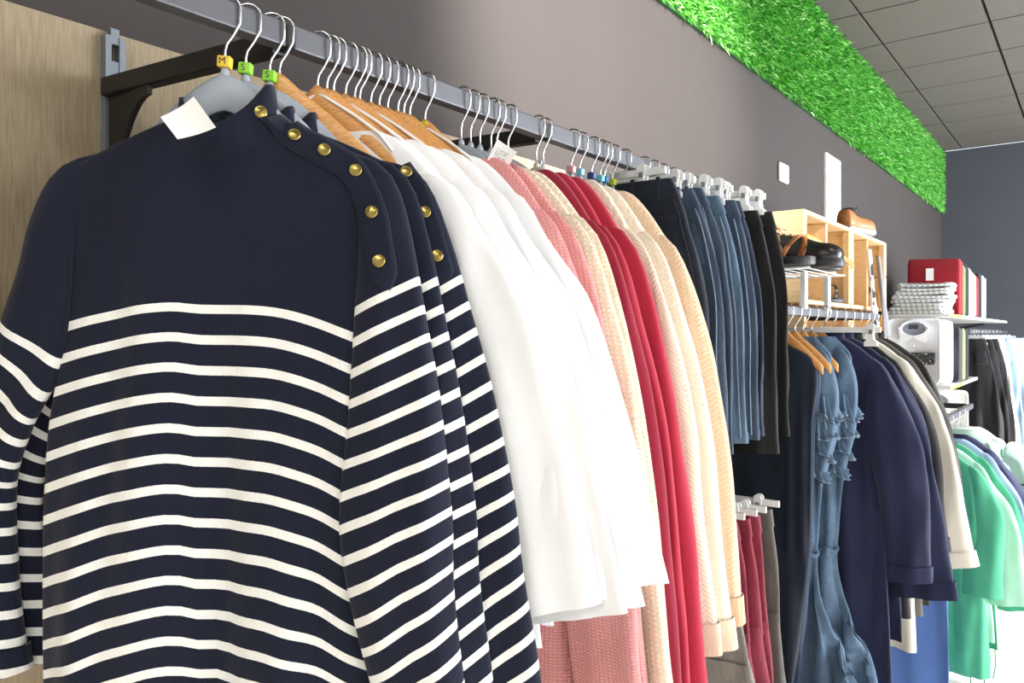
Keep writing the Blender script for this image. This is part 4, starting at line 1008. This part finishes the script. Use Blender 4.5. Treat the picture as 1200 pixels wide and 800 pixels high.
def packed_shirt(label, loc, w, h, mat, rz=0, band=True, tilt=-.06):
    r = empty('packed_shirt', loc, rz, label, 'shirt')
    rings = []; tex = []
    for yy, s in ((-.02, .94), (-.026, .97), (-.016, 1), (.016, 1), (.024, .97)):
        ring = []
        for a in np.linspace(0, 2*PI, 48, endpoint=False):
            ca, sa = math.cos(a), math.sin(a); ring.append((w*s*math.copysign(abs(ca)**.15, ca), yy, h+h*s*math.copysign(abs(sa)**.15, sa)))
        rings.append(ring); tex.append([(p[0], p[2]) for p in ring])
    MB().loft(rings, tex).build('body', mat, r, auto=60)
    c0 = 2*h-.058
    MB().tube([(.062*math.cos(a), -.030, c0+.042*math.sin(a)) for a in np.linspace(0, 2*PI, 33)], .008, 8).build('collar_stand', mat, r)
    for sx in (-1, 1):
        MB().prism([(0, c0-.040), (sx*.050, c0-.022), (sx*.072, c0+.010), (sx*.060, c0-.075), (sx*.022, c0-.062)], -.044, -.034).build('collar_leaf', mat, r, smooth=False)
    q = MB(); rr = [[(f*.058*math.cos(a), -.0275-.002*(1-f), c0+f*.038*math.sin(a)) for a in np.linspace(0, 2*PI, 28, endpoint=False)] for f in (1, .6, .05)]
    q.loft(rr, None, False, True).build('collar_lining', plain('collar_lining', '#8f95a6', .7), r)
    for k in range(4): MB().lathe([(.0005, 0), (.005, 0), (.005, .0015), (.0005, .002)], (0, -.0285, c0-.09-.045*k), 'y', 10).build('button', M_PLASW, r)
    boxo('neck_label', (0, -.031, 2*h-.048), (.022, .001, .012), plain('neck_label', '#3a3d48', .6), r)
    if band:
        tb = NT('printed_band'); u, v = tb.uv(); nz = tb.noise(tb.mapv(tb.tex(), (120, 60, 1)), 1, 2)
        MBD = tb.fin(tb.mix(tb.math('GREATER_THAN', nz, .62), lin('#26262c'), lin('#d8d8de')), .5)
        boxo('paper_band', (-.012, -.030, .135), (w-.014, .0015, .032), MBD, r)
        MB().lathe([(.0005, -.0005), (.024, -.0005), (.024, .0008), (.0005, .001)], (-.02, -.0325, .135), 'y', 20).build('emblem', plain('emblem_ring', '#4c4c55', .5), r)
        MB().lathe([(.0005, -.0005), (.015, -.0005), (.015, .0008), (.0005, .001)], (-.02, -.0338, .135), 'y', 20).build('emblem', plain('emblem_centre', '#b9b9c2', .5), r)
    return r
packed_shirt('packed pale checked shirt with collar and black paper band, standing on its shelf', (-.79, 4.54, 1.13), .125, .175, M_BSTR, .10)
packed_shirt('packed plain white shirt on the lowest white shelf', (-.70, 4.62, .79), .15, .155, fabric('packed_white', '#f6f6f8', .0012, .02), .1, False)
for k in range(3):
    packed_shirt('packed pale checked shirt, %s behind the one with the black band' % ORD[k], (-.765+.004*k, 4.60+.055*(k), 1.13), .125, .172-.002*k, M_BSTR, .10, False)
for k, (m, lb) in enumerate(((fabric('dark_grey_denim', '#3b3d42'), 'dark grey'), (fabric('khaki_cloth', '#7a8060'), 'khaki'), (M_KBL, 'black'))):
    standing('folded_trousers', lb+' folded trousers standing behind the packed checked shirt', 'trousers', (-.74, 4.84+.13*k, 1.13), (.13, .055, .15), m, 30+k)
for k in range(3):
    folded('white_tshirt', ('lowest', 'middle', 'top')[k]+' folded white t-shirt behind the packed white shirt', 't-shirt', (-.74, 4.9, .79+.05*k), (.14, .13, .025), M_WHITE, .04*k, 2, 40+k)

# ------------------------------------------------------------------ far rails
def far_rail(x, y0, y1, z, label):
    r = empty('far_clothes_rail', (x, (y0+y1)/2, 0), 0, label, 'clothes rail')
    bevel(MB().box((0, 0, z-.012), (.010, (y1-y0)/2, .012)).build('rail_section', M_RAIL, r, smooth=False), .002)
    for y in (y0+.05, y1-.05): MB().bar((XW-x+.002, y-(y0+y1)/2, z-.012), (-.010, y-(y0+y1)/2, z-.012), .02, .024).build('bracket_arm', M_BLACK, r, smooth=False)
far_rail(-.66, 5.55, 8.0, 1.42, 'far clothes rail with black and pale skirts under the long shelf')
M_PALE = denim('pale_bleached_denim', '#b9c9d8', 1.3); M_LJ = denim('light_jean', '#8da9c4', 1.4); M_BKT = fabric('black_trouser_cloth', '#1d1c1f')
for i, (y, m, lb) in enumerate(((5.65, M_BKT, 'black skirt first on the far rail'), (5.78, M_BKT, 'black skirt second on the far rail'), (5.92, M_BKT, 'black skirt touching the white one on the far rail'), (6.1, M_ECRU, 'off-white skirt on the far rail'), (6.3, M_LJ, 'light blue denim skirt beside the off-white skirt'), (6.5, M_PALE, 'bleached denim skirt in the middle of the far rail'),
                               (6.75, M_PALE, 'bleached denim skirt beside the pale blue one'), (7.0, M_LJ, 'pale blue denim skirt towards the far wall'), (7.3, M_PALE, 'bleached denim skirt last on the far rail'))):
    skirt('long_skirt', lb, 'skirt', None, -.68+.02*i, y, 0, 120+i, m, 1.36, .62 if i < 3 else .40, .10, .20, t=.03, amp=.010, hip=.16)
    clip_hanger(-.66, y, 0, 'white clip hanger holding '+lb, zr=1.42, hw=.12, drop=.045, cl=(.075,), group='clip hangers of the far rail')
far_rail(-.50, 3.0, 4.3, 1.06, 'low clothes rail with green and mint tops beside the crates')
R3 = .50
M_GRN = fabric('emerald_green_jersey', '#52ae88', .0012, .2); M_MINT = fabric('mint_jersey', '#bfe6d8'); M_LBL = fabric('powder_blue_cotton', '#a9bfe0'); M_GR2 = fabric('mint_green_voile', '#bfeed8')
def fringe(x, y, zh, n, w, mat, g):
    for k in range(n):
        u = -w+2*w*k/(n-1); L = .10+.05*math.sin(k*2.7); MB().tube([(u, -.01, zh+.01), (u+.004*math.sin(k), -.012, zh-L*.5), (u+.006*math.sin(k*1.7), -.01, zh-L)], .0022, 5).build('fringe_strand', mat, g)
def top3(name, lb, y, seed, mat, cuff=(.2, .75), zh=.35, cat='top', sl=True, hem=.2, zs=.93):
    g3 = top(name, lb, cat, None, -R3, y, 0, seed, mat, zn=.985, zs=zs, zh=zh, nw=.07, sw=.15, hem=(hem, hem), cuff=cuff, cw=.06, t=.02, amp=.012, sl=sl, aw=.065, slt=.022, cr=.024)
    if 'fringe' in lb: fringe(0, 0, zh, 22, hem*.95, mat, g3.r)
    plastic_hanger(-R3, y, 0, 'pale plastic hanger in the '+lb.split(' hanging')[0].split(' beside')[0].split(' between')[0].split(' with')[0], zr=1.06, mat=M_PLAS_L, group='pale hangers of the low rail', hw=.16)
top3('green_tunic', 'emerald green long tunic with loose sleeves beside the olive jacket', 3.08, 140, M_GRN, (.17, .50), .22)
top3('voile_tunic', 'pale green voile tunic with loose sleeves between the emerald ones', 3.20, 141, M_GR2, (.25, .45), .30)
top3('green_tunic', 'emerald green tunic with long fringe hem', 3.32, 142, M_GRN, (.26, .40), .24)
top3('powder_blue_shirt', 'powder blue shirt hanging beside the green tunic', 3.46, 143, M_LBL, (.25, .46), .40)
top3('blue_shirt', 'dark blue shirt hanging between the powder blue shirt and mint t-shirt', 3.60, 144, M_NV2, (.245, .5), .42)
top3('mint_tshirt', 'mint t-shirt with short sleeves hanging on the low rail', 3.78, 145, M_MINT, (.235, .78), .45, 't-shirt')
top3('white_tshirt_hung', 'white t-shirt hanging last on the low rail', 3.95, 146, M_WHITE, (.24, .78), .45, 't-shirt')
